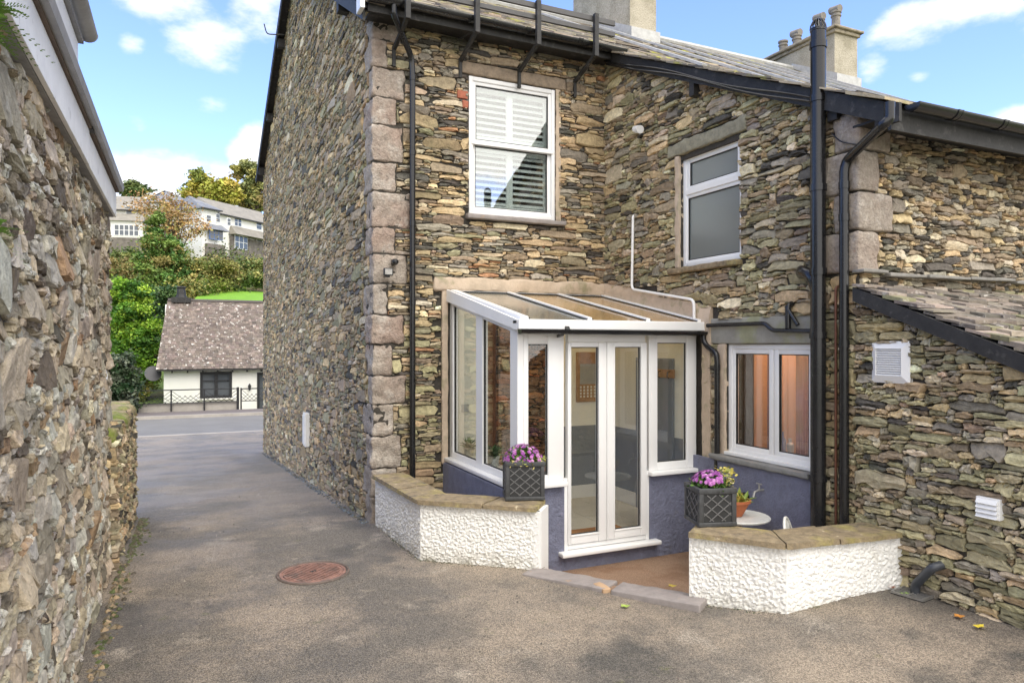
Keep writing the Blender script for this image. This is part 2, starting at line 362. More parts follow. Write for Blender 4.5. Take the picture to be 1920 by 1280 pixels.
# ------------------------------------------------------------------ rubble stone walls
def rubble(W0, W1, top, bottom, hm, fmap, pal, holes=(), seed=1, prot=(.02, .05), ratio=(1.6, 4.6), K=12, jit=.10, hsig=.45, wmax=.42, cluster=0., gap=.006, tilt=.16, tbias=0., relief=1.):
    """irregular dry-stone walling packed upward from the ground; returns a mesh of many stones"""
    rng = np.random.default_rng(seed); res = .01; n = int((W1-W0)/res)
    xs = W0+(np.arange(n)+.5)*res; sky_ = np.array([bottom(x) for x in xs], float); tp = np.array([top(x) for x in xs], float)
    sky_ -= rng.uniform(0, .02); done = np.zeros(n, bool); O = []; col = []; P = []
    nb = K//2-1
    s_b = np.linspace(.04, .96, nb)
    it = 0
    while it < 60000:
        it += 1
        v = np.where(done, 1e9, sky_); i = int(v.argmin())
        if v[i] > 1e8: break
        if sky_[i] >= tp[i]-.008: done[i] = True; continue
        h = hm*math.exp(rng.normal(0, hsig)); wd = min(max(h*rng.uniform(*ratio), .05), wmax); h = min(h, wd*.75)
        thr = .28*h+.006
        Lf = i
        while Lf > 0 and not done[Lf-1] and abs(sky_[Lf-1]-sky_[i]) < thr and (i-Lf) < wd/res*1.3: Lf -= 1
        Rt = i
        while Rt < n-1 and not done[Rt+1] and abs(sky_[Rt+1]-sky_[i]) < thr and (Rt-i) < wd/res*1.3: Rt += 1
        k = Rt-Lf+1; need = int(wd/res)
        if k < 4:
            nbh = []
            if Lf > 0: nbh.append(sky_[Lf-1])
            if Rt < n-1: nbh.append(sky_[Rt+1])
            lvl = min(nbh) if nbh else sky_[i]+h
            sky_[Lf:Rt+1] = max(lvl, sky_[i]+.004); continue
        if k-need >= 6:
            a = Lf if rng.random() < .5 else Rt-need+1
            a = max(Lf, a); b_ = a+need-1
        else: a, b_ = Lf, Rt
        b_ = min(b_, n-1)
        span = sky_[a:b_+1]; ks = len(span); wdt = ks*res
        h = min(h, max(wdt*.8, .02)); base = float(span.mean()); pe = rng.uniform(2, 7); kk = rng.uniform(.05, .42); tl = rng.normal(tbias, tilt)
        s = (np.arange(ks)+.5)/ks; skew = rng.uniform(.35, .65); ss_ = np.where(s < skew, s/skew*.5, .5+(s-skew)/(1-skew)*.5)
        t = base+h*(1-kk*np.abs(2*ss_-1)**pe)+tl*(s-.5)*h*1.2
        t = np.minimum(np.maximum(t, span+max(.012, h*.25)), tp[a:b_+1])
        g = gap*rng.uniform(.5, 1.6)
        bz = np.interp(s_b, s, span); tz = np.interp(s_b, s, t); x0 = xs[a]-res/2+g*.5; x1 = xs[b_]+res/2-g*.5
        bz = (bz+np.roll(bz, 1)*0+bz)/2; X = x0+(x1-x0)*s_b
        mid = lambda p, q: (p+q)/2+rng.normal(0, .12)*(q-p)
        o = np.zeros((K, 2)); o[:nb, 0] = X; o[:nb, 1] = bz; o[nb] = (x1, mid(bz[-1], tz[-1])); o[nb+1:2*nb+1, 0] = X[::-1]; o[nb+1:2*nb+1, 1] = tz[::-1]; o[-1] = (x0, mid(bz[0], tz[0]))
        sky_[a:b_+1] = t+g
        hh = max(tz.max()-bz.min(), .01)
        o += rng.normal(0, 1, o.shape)*np.array([min(.012, wdt*.06), min(.007, hh*jit)])
        O.append(o); P.append(rng.uniform(*prot)); col.append(pal(x0+wdt/2, base+h/2, rng))
    O = np.array(O); P = np.array(P); col = np.array(col); keep = np.ones(len(O), bool)
    for (a0, a1, b0, b1) in holes:
        mn = O.min(1); mxx = O.max(1)
        ov = (mn[:, 0] < a1) & (mxx[:, 0] > a0) & (mn[:, 1] < b1) & (mxx[:, 1] > b0) & keep
        for q in np.nonzero(ov)[0]:
            opt = [(a0-mn[q, 0]), (mxx[q, 0]-a1), (b0-mn[q, 1])*2.5, (mxx[q, 1]-b1)*2.5]; j = int(np.argmax(opt))
            if opt[j] < .022: keep[q] = False; continue
            e = rng.normal(0, .004)
            if j == 0: O[q, :, 0] = np.minimum(O[q, :, 0], a0-.003+min(e, 0))
            if j == 1: O[q, :, 0] = np.maximum(O[q, :, 0], a1+.003+max(e, 0))
            if j == 2: O[q, :, 1] = np.minimum(O[q, :, 1], b0-.003)
            if j == 3: O[q, :, 1] = np.maximum(O[q, :, 1], b1+.003)
    O = O[keep]; P = P[keep]; col = col[keep]
    S = len(O); C = O.mean(1, keepdims=True); half = (O.max(1)-O.min(1))/2
    hw = np.maximum(half[:, 0], .004); hh = np.maximum(half[:, 1], .003)
    def ring(r, frac, d, jn):
        rr = np.minimum(r, frac*hh); sx = 1-rr/hw; sz = 1-rr/hh; sx = np.maximum(sx, .2)
        q = C+(O-C)*np.stack([sx, sz], 1)[:, None, :]
        q = q+rng.normal(0, 1, q.shape)*(jn*np.minimum(hh, .05))[:, None, None]
        tx = rng.normal(0, .10, S); tz_ = rng.normal(0, .22, S)
        return q, d
    tx = rng.normal(0, .07, S)*relief; tz_ = rng.normal(-.1, .3, S)*relief
    rings = []
    for r, frac, dm, jn, nj in ((0, 0, None, 0, 0), (.0015, .06, .62, .02, .12), (.006, .20, .92, .05, .10), (.020, .55, 1.0, .12, .13)):
        q, _ = ring(r, frac, dm, jn)
        if dm is None: nn = np.full((S, K), -.03)
        else:
            nn = P[:, None]*(dm+rng.normal(0, nj, (S, K)))+(q-C)[:, :, 0]*tx[:, None]*dm+(q-C)[:, :, 1]*tz_[:, None]*dm
            nn = np.minimum(nn, P[:, None]*1.7+.01)
        rings.append(np.concatenate([q, nn[:, :, None]], 2))
    cen = np.concatenate([C[:, 0, :], (P*(1.08+rng.normal(0, .15, S)))[:, None]], 1)[:, None, :]
    V = np.concatenate(rings+[cen], 1); nv = 4*K+1
    q = []; tr = []
    for r in range(3):
        for k in range(K):
            q.append((r*K+k, r*K+(k+1) % K, (r+1)*K+(k+1) % K, (r+1)*K+k))
    for k in range(K): tr.append((3*K+k, 3*K+(k+1) % K, 4*K))
    off = (np.arange(S)*nv)[:, None, None]
    Q = (np.array(q)[None]+off).reshape(-1, 4); T = (np.array(tr)[None]+off).reshape(-1, 3)
    V = V.reshape(-1, 3); X, Y, Z = fmap(V[:, 0], V[:, 1], V[:, 2])
    cc = np.repeat(col, nv, 0)*rng.uniform(.88, 1.12, (S*nv, 1))
    return np_mesh('stones', np.stack([X, Y, Z], 1), Q, T, cc)
WARM = (1.09, 1.05, .95)
def palette(items, zshift=None):
    cs = np.array([c for c, _ in items], float); ws = np.array([w_ for _, w_ in items], float); ws /= ws.sum()
    def f(x, z, rng):
        c = cs[rng.choice(len(cs), p=ws)]*math.exp(rng.normal(0, .2))
        if zshift: c = zshift(c, x, z, rng)
        return np.clip(c*np.array(WARM)*(1+rng.normal(0, .02, 3)), .01, .8)
    return f
OCH, BRN, GRY, DRK, LGT, RST, GRN, OLV = (.42, .33, .215), (.30, .245, .185), (.27, .25, .22), (.10, .094, .088), (.52, .46, .36), (.38, .22, .13), (.36, .335, .22), (.28, .265, .185)
def green_low(c, x, z, rng):
    if z < 2.4 and rng.random() < .35: return np.array(GRN)*rng.uniform(.7, 1.1)
    return c
pal_rear = palette([(OCH, .26), (BRN, .26), (GRY, .22), (DRK, .14), (LGT, .08), (RST, .02), (OLV, .06)], green_low)
pal_side = palette([(OCH, .18), (BRN, .16), (GRY, .14), (DRK, .07), (LGT, .12), (GRN, .2), (OLV, .14)])
pal_lean = palette([(OCH, .14), (BRN, .10), (GRY, .16), (DRK, .06), (LGT, .14), (GRN, .26), (OLV, .14)])
pal_end = palette([(OCH, .2), (BRN, .26), (GRY, .26), (DRK, .14), (LGT, .14)])
pal_gab = palette([(OCH, .24), (BRN, .27), (GRY, .12), (DRK, .09), (LGT, .08), (OLV, .20)])
pal_left = palette([((.44, .385, .31), .28), ((.35, .32, .275), .26), ((.46, .455, .43), .27), ((.15, .13, .11), .12), ((.33, .24, .16), .05), ((.46, .40, .31), .08)])
f_rear = lambda a, z, n: (a, YW-n, z)
f_side = lambda a, z, n: (XS-n, a, z)
f_gab = lambda a, z, n: (XG-n, a, z)
f_end = lambda a, z, n: (a, YR-n, z)

def lerp(a, b, t): return a+(b-a)*t
def sstep(a, b, x):
    t = min(max((x-a)/(b-a), 0), 1); return t*t*(3-2*t)
def gz(x, y):     # level of the yard and lane
    z = -.0696*max(0, y-8.0) if y < 25 else -.0696*17
    z -= .0
    z += .13*sstep(3.4, 5.3, x)*(1-sstep(6, 9, y))
    return z

# ------------------------------------------------------------------ terrain, lane, road (the setting)
def grid(xs, ys, zf, name, mat, kind='structure'):
    V = [(x, y, zf(x, y)) for y in ys for x in xs]; n = len(xs)
    Q = [(j*n+i, j*n+i+1, (j+1)*n+i+1, (j+1)*n+i) for j in range(len(ys)-1) for i in range(n-1)]
    o = link(name, np_mesh(name, np.array(V), np.array(Q), smooth=True), mat); tag(o, kind=kind); return o
def hill(x, y):
    z = -1.55
    if y < 27: z = -1.6
    prof = ((38, -1.5), (48, -1), (56, 4.4), (68, 5.7), (76, 8.1), (84, 11.2), (92, 13.2), (110, 16.0), (150, 21), (400, 40))
    if y > 38:
        for (a, za), (b, zb) in zip(prof, prof[1:]):
            if y < b: z = lerp(za, zb, (y-a)/(b-a)); break
        else: z = 40
        z += .5*noise.noise(Vector((x*.12, y*.12, 0)))*min(1, (y-44)/6 if y > 44 else 0)
    return z
grid([-200, -80, -40]+list(np.arange(-30, 31, 1.5))+[45, 80, 140, 300], [-120, -40, -12, 22, 27, 38]+list(np.arange(40, 110, 1.5))+[120, 140, 180, 250, 400], hill, 'terrain', m_grass)
grid(list(np.arange(-6, 1.9, .4))+list(np.arange(1.9, 5.5, .07))+list(np.arange(5.5, 10.1, .4)), list(np.arange(-14, 4, .4))+list(np.arange(4, 8.5, .07))+list(np.arange(8.5, 28.6, .4)), lambda x, y: gz(x, y)+.012*noise.noise(Vector((x*.7, y*.7, 0))), 'driveway', m_tar)
ZR = -1.2
def sheet(name, x0, x1, y0, y1, z, mat, kind='structure'):
    o = MB().box((x0, y0, z-.3), (x1, y1, z)).build(name, mat); return tag(o, kind=kind)
YN, YF = 28.4, 34.9
sheet('road', -60, 90, YN, YF, ZR-.01, m_road)
sheet('road_marking', -60, 90, YN+.02, YN+.16, ZR-.006, m_paint)
sheet('kerb', -60, 90, YF, YF+.22, ZR+.12, m_kerb)
sheet('pavement', -60, 90, YF+.22, 37.0, ZR+.11, m_pave)
tag(MB().box((-60, YN-.28, ZR-.3), (90, YN, ZR+.03)).build('drop_kerb', m_kerb), kind='structure')
lw = tag(MB().box((-7.5, 37.3, -1.75), (-1.0, 46, -1.42)).build('lawn', m_lawn), kind='structure')

# ------------------------------------------------------------------ the stone house
house = empty('stone_house', (XG, YW, 0), 'tall slate-stone house with pinkish quoins, mossy slate roof and black gutters', 'house')
ROOFN = lambda y: 6.10+.57*(y-8.2)              # underside of the main roof, near slope
ROOFF = lambda y: 9.69-.444*(y-14.5)
CAT = lambda y: 6.08-.47*(8.2-y)                # underside of the catslide over the wing
ztop_rear = 6.08
# quoin blocks of the gable corner and of the wing corner
rq = random.Random(5)
qz = [-.15, .28, .62, 1.0, 1.38, 1.72, 2.1, 2.45, 2.82, 3.18, 3.5, 3.92, 4.28, 4.72, 5.05, 5.4, 5.72, 6.02]
holes_r, holes_g, qb = [], [], MB()
for i in range(len(qz)-1):
    z0, z1 = qz[i]+.006, qz[i+1]-.006; lr = (.39, .21)[i % 2]+rq.uniform(-.06, .07); lg = (.24, .42)[i % 2]+rq.uniform(-.08, .08)
    pr = rq.uniform(.008, .028)
    qb.rbox((XG-pr, YW-pr, z0), (XG+lr, YW+lg, z1), .022, .035, .028, 8, i*3.1)
    holes_r.append((XG-1, XG+lr, qz[i], qz[i+1])); holes_g.append((YW-1, YW+lg, qz[i], qz[i+1]))
qb.build('quoin', m_quoin, house, smooth=True, recalc=False)
qb = MB(); holes_s2, holes_e = [], []; qz2 = [2.72, 3.08, 3.42, 3.78, 4.12]
for i in range(4):
    z0, z1 = qz2[i]+.006, qz2[i+1]-.006; lr = (.22, .40, .22, .38)[i]; lg = (.34, .22, .36, .22)[i]
    qb.rbox((XS-.045, YR-.045, z0), (XS+lr, YR+lg, z1), .03, .05, .02, 6, i*4.7+50)
    holes_e.append((XS-1, XS+lr, qz2[i], qz2[i+1])); holes_s2.append((YR-1, YR+lg, qz2[i], qz2[i+1]))
qb.build('quoin', m_quoin, house, smooth=True, recalc=False)

# openings measured on their wall planes
A = onY(878, 140, YW); B_ = onY(1040, 412, YW); W1 = (A.x, B_.x, 3.74, 5.50)
W2 = (onX(1390, 0, XS).y, onX(1277, 0, XS).y, 2.99, 4.31)
W3 = (onX(1527, 0, XS).y, onX(1363, 0, XS).y, .88, 2.10)
holes_rear = holes_r+[(W1[0], W1[1]+.05, W1[2], W1[3])]+[(W1[0]-.12, W1[1]+.16, 5.5, 5.66), (W1[0]-.06, W1[1]+.14, 3.66, 3.74)]+[(2.80, 5.4, 2.74, 2.93), (2.90, 3.05, .5, 2.8), (3.0, 5.4, -.4, 2.8)]
def st(name, *a, **k):
    me = rubble(*a, **k); return link(name, me, k.get('mat', m_stone), house)
def stones(name, parent, mat, *a, **k): return link(name, rubble(*a, **k), mat, parent)
stones('rear_wall', house, m_stone, XG+.02, XS, lambda x: ztop_rear, lambda x: -.25, .028, f_rear, pal_rear, holes=holes_rear, seed=11, prot=(.018, .036), ratio=(2.8, 8), wmax=.5, tilt=.12, hsig=.6, gap=.0032)
holes_side = holes_s2+[(W2[0], W2[1]+.07, W2[2], W2[3]), (W2[0]-.1, W2[1]+.22, 4.31, 4.48), (W2[0]-.02, W2[1]+.16, 2.92, 2.99), (W3[0], W3[1]+.10, W3[2], W3[3]), (W3[0]-.04, W3[1]+.34, 2.10, 2.36),
              (W3[0]-.1, 8.4, -.4, .86), (6.25, 8.4, -.4, 2.3), (6.0, 8.4, 2.2, 2.5), (7.1, 8.4, 2.3, 2.82), (6.6, 8.4, 2.3, 2.64)]
stones('side_wall', house, m_stone, YR, YW, lambda y: CAT(y)-.02, lambda y: 0, .034, f_side, pal_side, holes=holes_side, seed=12, prot=(.02, .045), ratio=(2.4, 7), wmax=.46, tilt=.3, hsig=.55, gap=.0035)
stones('gable_wall', house, m_stone, YW+.02, 20.8, lambda y: min(ROOFN(y), ROOFF(y))-.05, lambda y: gz(0, y)-.12, .036, f_gab, pal_gab, holes=holes_g, seed=13, prot=(.014, .030), ratio=(3, 8.5), wmax=.5, tilt=.22, K=12, gap=.0035, tbias=-.22, hsig=.55, relief=.45)
stones('end_wall', house, m_stone, XS+.02, 11.5, lambda x: 4.25, lambda x: 2.5, .034, f_end, pal_end, holes=holes_e, seed=14, prot=(.02, .045), ratio=(2.2, 6.5), tilt=.22, gap=.004)
# solid wall cores behind the stones, with the openings left open
def core(W0, W1_, z0, z1, holes, fmap, th=.38, name='wall_core'):
    xs = sorted({W0, W1_, *[h[i] for h in holes for i in (0, 1) if W0 < h[i] < W1_]}); zs = sorted({z0, z1, *[h[i] for h in holes for i in (2, 3) if z0 < h[i] < z1]})
    mb = MB(fmap)
    for i in range(len(xs)-1):
        for j in range(len(zs)-1):
            cx, cz = (xs[i]+xs[i+1])/2, (zs[j]+zs[j+1])/2
            if any(h[0] < cx < h[1] and h[2] < cz < h[3] for h in holes): continue
            mb.box((xs[i], zs[j], 0), (xs[i+1], zs[j+1], -th))
    return mb
# order of coordinates for fmap here: (along, z, outward)
mb = core(XG+.003, XS+.3, -.4, 6.15, [W1, (4.62, 5.22, -.4, 2.0)], f_rear); mb.build('wall_core', m_mortar, house)
mb = MB(f_side)
c2 = core(YR+.003, 6.6, -.4, 2.4, [W3], f_side); c2.build('wall_core', m_mortar, house)
c3 = core(YR+.003, YW-.003, 2.4, 4.25+0, [W2], f_side); c3.build('wall_core', m_mortar, house)
mb = MB()
mb.prism([(XS, YR+.003, 4.25), (XS, YR+.003, CAT(YR)), (XS, YW-.003, CAT(YW-.003)), (XS, YW-.003, 4.25)], (.38, 0, 0))
mb.prism([(XG+.001, YW+.001, -1.9), (XG+.001, 20.8, -1.9), (XG+.001, 20.8, ROOFF(20.8)-.04), (XG+.001, 14.5, ROOFF(14.5)-.04), (XG+.001, YW+.001, ROOFN(YW)-.03)], (.4, 0, 0))
mb.box((XS+.003, YR+.001, -.4), (14, YR+.38, 4.3)); mb.box((XG+.5, 20.4, -2), (20, 20.8, 6.8)); mb.box((13.6, YR+.4, -1), (14, 20.4, 6))
mb.build('wall_core', m_mortar, house)

# roofs: sheets of thin overlapping slates
def slates(x0, x1, y0, y1, zf, cw, cl, pal, seed, th=.014, edge=.03, lift=.02, xedge=None):
    rng = np.random.default_rng(seed); V = []; F = []; C = []; dy = y1-y0; sg = 1 if dy > 0 else -1; n = max(1, int(abs(dy)/cl))
    for r in range(n+1):
        ya = y0+dy*r/n; yb = ya+sg*cl*1.6
        if abs(yb-y0) > abs(dy): yb = y1
        if abs(yb-ya) < .05: continue
        xa = x0 if xedge is None else xedge(ya); x = xa-rng.uniform(0, edge)
        while x < x1:
            w_ = min(cw*rng.uniform(.6, 1.45), x1-x+.01); t = th*rng.uniform(.6, 1.8); ex = rng.uniform(-edge*.5, edge*.5)*sg
            a0 = zf(ya)+lift+rng.uniform(0, .008); b0 = zf(yb)+.004; k = len(V); g = .004; j = rng.normal(0, .003, 4)
            V += [(x+g, ya-ex, a0+j[0]), (x+w_-g, ya-ex+rng.normal(0, .006), a0+j[1]), (x+w_-g, yb, b0), (x+g, yb, b0), (x+g, ya-ex, a0+t+j[0]), (x+w_-g, ya-ex, a0+t+j[1]), (x+w_-g, yb, b0+t), (x+g, yb, b0+t)]
            F += [(k, k+3, k+2, k+1), (k+4, k+5, k+6, k+7), (k, k+1, k+5, k+4), (k+1, k+2, k+6, k+5), (k+2, k+3, k+7, k+6), (k+3, k, k+4, k+7)]
            C += [pal(0, 0, rng)]*8; x += w_
    return np_mesh('slates', np.array(V), np.array(F), None, np.array(C))
pal_slate = palette([((.16, .145, .13), .4), ((.22, .19, .16), .3), ((.10, .095, .09), .2), ((.28, .24, .18), .1)])
link('roof', slates(XG-.22, 16, 7.93, 14.5, ROOFN, .34, .24, pal_slate, 3), m_slate, house)
mb = MB()
def slab(x0, x1, y0, y1, zf, t=.05, mbb=None): mbb.hexa([(x0, y0, zf(y0)-t), (x1, y0, zf(y0)-t), (x1, y1, zf(y1)-t), (x0, y1, zf(y1)-t), (x0, y0, zf(y0)), (x1, y0, zf(y0)), (x1, y1, zf(y1)), (x0, y1, zf(y1))])
slab(XG-.18, 16, 7.98, 14.5, lambda y: ROOFN(y)-.003, .05, mb); slab(XG-.2, 16, 21.1, 14.5, ROOFF, .08, mb); slab(XS-.1, 15, 3.98, 8.2, lambda y: CAT(y)-.003, .05, mb)
mb.build('roof_deck', m_fascia, house)
link('catslide_roof', slates(XS-.17, 15, 3.86, 8.3, CAT, .34, .24, pal_slate, 4), m_slate, house)
# ridge and roll capping, lead flashing near the chimney
mb = MB(); mb.tube([(XG-.22, 14.5, 9.74), (16, 14.5, 9.74)], .09, 8); mb.build('ridge_tile', m_lead_f, house)
mb = MB(); rr = random.Random(3)
for k in range(7):
    x = 7.2+k*1.3
    mb.bar((x, 8.5, ROOFN(8.5)+.07), (x, 13.8, ROOFN(13.8)+.07), .10, .04)
mb.build('lead_roll', m_lead_f, house)
# verge boards of the gable and of the catslide
mb = MB()
for ya, yb, f in ((8.0, 14.5, ROOFN), (14.5, 21.0, ROOFF)):
    mb.hexa([(XG-.2, ya, f(ya)-.2), (XG-.17, ya, f(ya)-.2), (XG-.17, yb, f(yb)-.2), (XG-.2, yb, f(yb)-.2), (XG-.2, ya, f(ya)-.03), (XG-.17, ya, f(ya)-.03), (XG-.17, yb, f(yb)-.03), (XG-.2, yb, f(yb)-.03)])
    mb.hexa([(XG-.16, ya, f(ya)-.1), (XG, ya, f(ya)-.1), (XG, yb, f(yb)-.1), (XG-.16, yb, f(yb)-.1), (XG-.16, ya, f(ya)-.08), (XG, ya, f(ya)-.08), (XG, yb, f(yb)-.08), (XG-.16, yb, f(yb)-.08)])
for y in (9.6, 11.6, 13.4, 16.2, 18.4, 20.4):
    f = ROOFN if y < 14.5 else ROOFF; mb.box((XG-.17, y-.06, f(y)-.34), (XG+.05, y+.06, f(y)-.16))
f = CAT; ya, yb = 3.92, 8.1
mb.hexa([(XS-.13, ya, f(ya)-.17), (XS-.10, ya, f(ya)-.17), (XS-.10, yb, f(yb)-.17), (XS-.13, yb, f(yb)-.17), (XS-.13, ya, f(ya)-.0), (XS-.10, ya, f(ya)-.0), (XS-.10, yb, f(yb)-.0), (XS-.13, yb, f(yb)-.0)])
mb.box((XS-.12, 6.30, CAT(6.3)-.30), (XS+.02, 6.38, CAT(6.3)-.1)); mb.box((XS-.09, 4.42, 4.08), (XS+.02, 4.52, 4.2))
mb.build('bargeboard', m_fascia, house)
# small white end cap and bracket where the gutter meets the verge
MB().box((XG-.26, 7.86, 5.86), (XG-.205, 8.06, 6.10), .01).build('verge_cap', m_white, house)
# gutters
def gutter(mb, a, b, r=.06, n=10):
    a = Vector(a); b = Vector(b); d = (b-a).normalized(); s_ = d.cross(Vector((0, 0, 1))).normalized(); V = []; F = []
    for p in (a, b):
        for rr_ in (r, r*.82):
            for k in range(n+1):
                t = math.pi*k/n; V.append(tuple(p+s_*math.cos(t)*rr_+Vector((0, 0, -math.sin(t)*rr_*.95))))
    m_ = n+1
    for k in range(n):
        F += [(k, k+1, 2*m_+k+1, 2*m_+k), (m_+k, 3*m_+k, 3*m_+k+1, m_+k+1), (k, m_+k, m_+k+1, k+1), (2*m_+k, 2*m_+k+1, 3*m_+k+1, 3*m_+k)]
    F += [(0, 2*m_, 3*m_, m_), (n, m_+n, 3*m_+n, 2*m_+n)]
    mb.add(V, F)
    for p, q in ((a, 1), (b, -1)):
        P_ = [tuple(p+s_*math.cos(math.pi*k/n)*r*1.03+Vector((0, 0, -math.sin(math.pi*k/n)*r))) for k in range(n+1)]; mb.prism(P_, tuple(d*(-q)*.012))
mb = MB(); gutter(mb, (XG-.15, 7.88, 6.02), (XS+.02, 7.88, 6.0), .066)
for x in np.arange(XG+.3, XS, .75): gutter(mb, (x, 7.88, 6.012), (x+.04, 7.88, 6.012), .072)
mb.build('gutter', m_black, house, smooth=True)
MB().box((XG-.15, 7.95, 5.88), (XS-.05, 7.98, 6.03)).box((XG-.1, 7.98, 5.93), (XS-.05, YW, 5.95)).build('fascia', m_fascia, house)
mb = MB(); ge = 3.78; gutter(mb, (XS+.02, ge, 4.03), (14, ge, 4.03), .066)
for x in np.arange(XS+.5, 12, .62): gutter(mb, (x, ge, 4.031), (x+.04, ge, 4.031), .072)
mb.build('gutter', m_black, house, smooth=True)
mb = MB(); mb.box((XS-.12, 3.87, 3.83), (14, 3.90, 4.0)); mb.box((XS-.06, 3.90, 3.96), (14, YR, 3.98)); mb.box((XS-.12, 3.80, 3.88), (XS-.09, 4.02, 4.03)); mb.build('fascia', m_fascia, house)
# snow guard over the rear gutter: posts on wall brackets, two rails
gp = [onY(p, 100, 7.76).x for p in (765, 895, 1010, 1118)]
for i, x in enumerate(gp):
    mb = MB(); mb.box((x-.03, 7.74, 5.79), (x+.03, 7.80, 6.34), .006)
    mb.bar((x, 7.78, 5.82), (x-.02, YW-.03, 5.63), .04, .045); mb.box((x-.042, YW-.06, 5.42), (x-.002, YW-.02, 5.67), .005)
    mb.build('snow_guard_post', m_fascia, house)
mb = MB(); mb.box((XG-.1, 7.805, 6.26), (gp[-1]+.32, 7.84, 6.33), .005).box((XG-.1, 7.805, 6.12), (gp[-1]+.32, 7.84, 6.18), .005).build('snow_guard_rail', m_grey_rail, house)

# windows
def frame_window(name, a0, a1, z0, z1, n, fmap, parent, sashes, fw=.055, sw=.05, gmat=None, depth=.07):
    """outer frame + inner sashes given as (a0,a1,z0,z1); coordinates (along, z, outward)"""
    fr = MB(fmap)
    fr.box((a0, z0, n-depth), (a0+fw, z1, n), .006).box((a1-fw, z0, n-depth), (a1, z1, n), .006).box((a0+fw, z0, n-depth), (a1-fw, z0+fw, n-.002), .006).box((a0+fw, z1-fw, n-depth), (a1-fw, z1, n-.002), .006)
    w_ = fr.build(name, m_white, parent, smooth=True); ps = []
    for (b0, b1, c0, c1, dn) in sashes:
        q = MB(fmap); e = n-.012+dn
        q.box((b0, c0, e-.05), (b0+sw, c1, e), .008).box((b1-sw, c0, e-.05), (b1, c1, e), .008).box((b0+sw, c0, e-.05), (b1-sw, c0+sw, e-.002), .008).box((b0+sw, c1-sw, e-.05), (b1-sw, c1, e-.002), .008)
        q.build('sash', m_white, w_, smooth=True)
        g = MB(fmap); s_ = .008; g.box((b0+sw, c0+sw, e-.03), (b0+sw+s_, c1-sw, e-.006)).box((b1-sw-s_, c0+sw, e-.03), (b1-sw, c1-sw, e-.006)).box((b0+sw, c0+sw, e-.031), (b1-sw, c0+sw+s_, e-.007)).box((b0+sw, c1-sw-s_, e-.031), (b1-sw, c1-sw, e-.007))
        g.build('seal', m_seal, w_)
        MB(fmap).box((b0+sw-.004, c0+sw-.004, e-.026), (b1-sw+.004, c1-sw+.004, e-.022)).build('pane', gmat or m_glass, w_)
    return w_
zm = 4.66
w1 = frame_window('window', W1[0]+.01, W1[1]+.01, W1[2]+.01, W1[3]-.01, .0, f_rear, house, [(W1[0]+.06, W1[1]-.04, zm-.01, W1[3]-.06, -.005), (W1[0]+.06, W1[1]-.04, W1[2]+.06, zm+.02, -.03)], gmat=m_glass_sky)
MB(f_rear).box((W1[0]+.045, zm-.03, -.02), (W1[1]-.025, zm+.012, .012), .005).build('meeting_rail', m_white, w1)
# plantation shutters inside
for zz0, zz1 in ((W1[2]+.10, zm-.02), (zm+.06, W1[3]-.1)):
    mb = MB(f_rear); xm = (W1[0]+W1[1])/2+.01
    for a, b in ((W1[0]+.08, xm), (xm, W1[1]-.06)):
        mb.box((a, zz0, -.15), (a+.045, zz1, -.12)).box((b-.045, zz0, -.15), (b, zz1, -.12)).box((a, zz0, -.149), (b, zz0+.06, -.121)).box((a, zz1-.06, -.149), (b, zz1, -.121))
        z = zz0+.085
        while z < zz1-.075:
            mb.hexa([(a+.045, z-.022, -.115), (b-.045, z-.022, -.115), (b-.045, z+.020, -.16), (a+.045, z+.020, -.16), (a+.045, z-.014, -.112), (b-.045, z-.014, -.112), (b-.045, z+.028, -.157), (a+.045, z+.028, -.157)])
            z += .078
    mb.build('shutter', m_white, w1)
w2 = frame_window('window', W2[0], W2[1], W2[2]+.01, W2[3]-.01, -.03, f_side, house, [(W2[0]+.05, W2[1]-.05, 3.88, W2[3]-.055, 0), (W2[0]+.02, W2[1]-.02, W2[2]+.03, 3.85, .0)], gmat=m_obsc, sw=.055)
MB(f_side).box((W2[0]+.05, 3.835, -.10), (W2[1]-.05, 3.90, -.028), .005).build('transom', m_white, w2)
ym = onX(1446, 0, XS).y
w3 = frame_window('window', W3[0], W3[1], W3[2]+.06, W3[3]+.003, -.02, f_side, house, [(ym+.005, W3[1]-.035, W3[2]+.1, W3[3]-.04, .0), (W3[0]+.035, ym-.005, W3[2]+.1, W3[3]-.04, .0)], sw=.06)
MB(f_side).box((W3[0], W3[2]+.04, -.09), (W3[1]+.02, W3[2]+.075, .03), .006).build('cill', m_white, w3)
# lintels, sills and rendered margins
sb = MB(f_rear); sb.rbox((W1[0]-.10, 5.50, -.2), (W1[1]+.16, 5.655, .028), .02, .06, .012, 7, 2).build('lintel', M('lintel_stone', (.27, .21, .15), .85, var=.4, vscale=12, bump=.01, bscale=30), house, smooth=True)
MB(f_rear).rbox((W1[0]-.04, 3.675, -.2), (W1[1]+.13, 3.735, .10), .012, .06, .008, 9, 4).build('sill', m_flag, house, smooth=True)
MB(f_rear).rbox((W1[1]+.012, 3.74, -.15), (W1[1]+.085, 5.5, .022), .012, .05, .014, 12, 6).build('margin', m_render_tan, house, smooth=True)
MB(f_side).rbox((W2[0]-.1, 4.315, -.2), (W2[1]+.22, 4.47, .035), .02, .06, .02, 6, 8).build('lintel', M('lintel_green_stone', (.27, .25, .18), .85, var=.4, vscale=12, bump=.01, bscale=30), house, smooth=True)
MB(f_side).rbox((W2[0]-.02, 2.925, -.2), (W2[1]+.15, 2.988, .09), .014, .06, .012, 9, 14).build('sill', m_cope, house, smooth=True)
MB(f_side).rbox((W2[1]+.003, 2.99, -.15), (W2[1]+.085, 4.31, .03), .015, .05, .015, 12, 16).build('margin', m_render_tan, house, smooth=True)
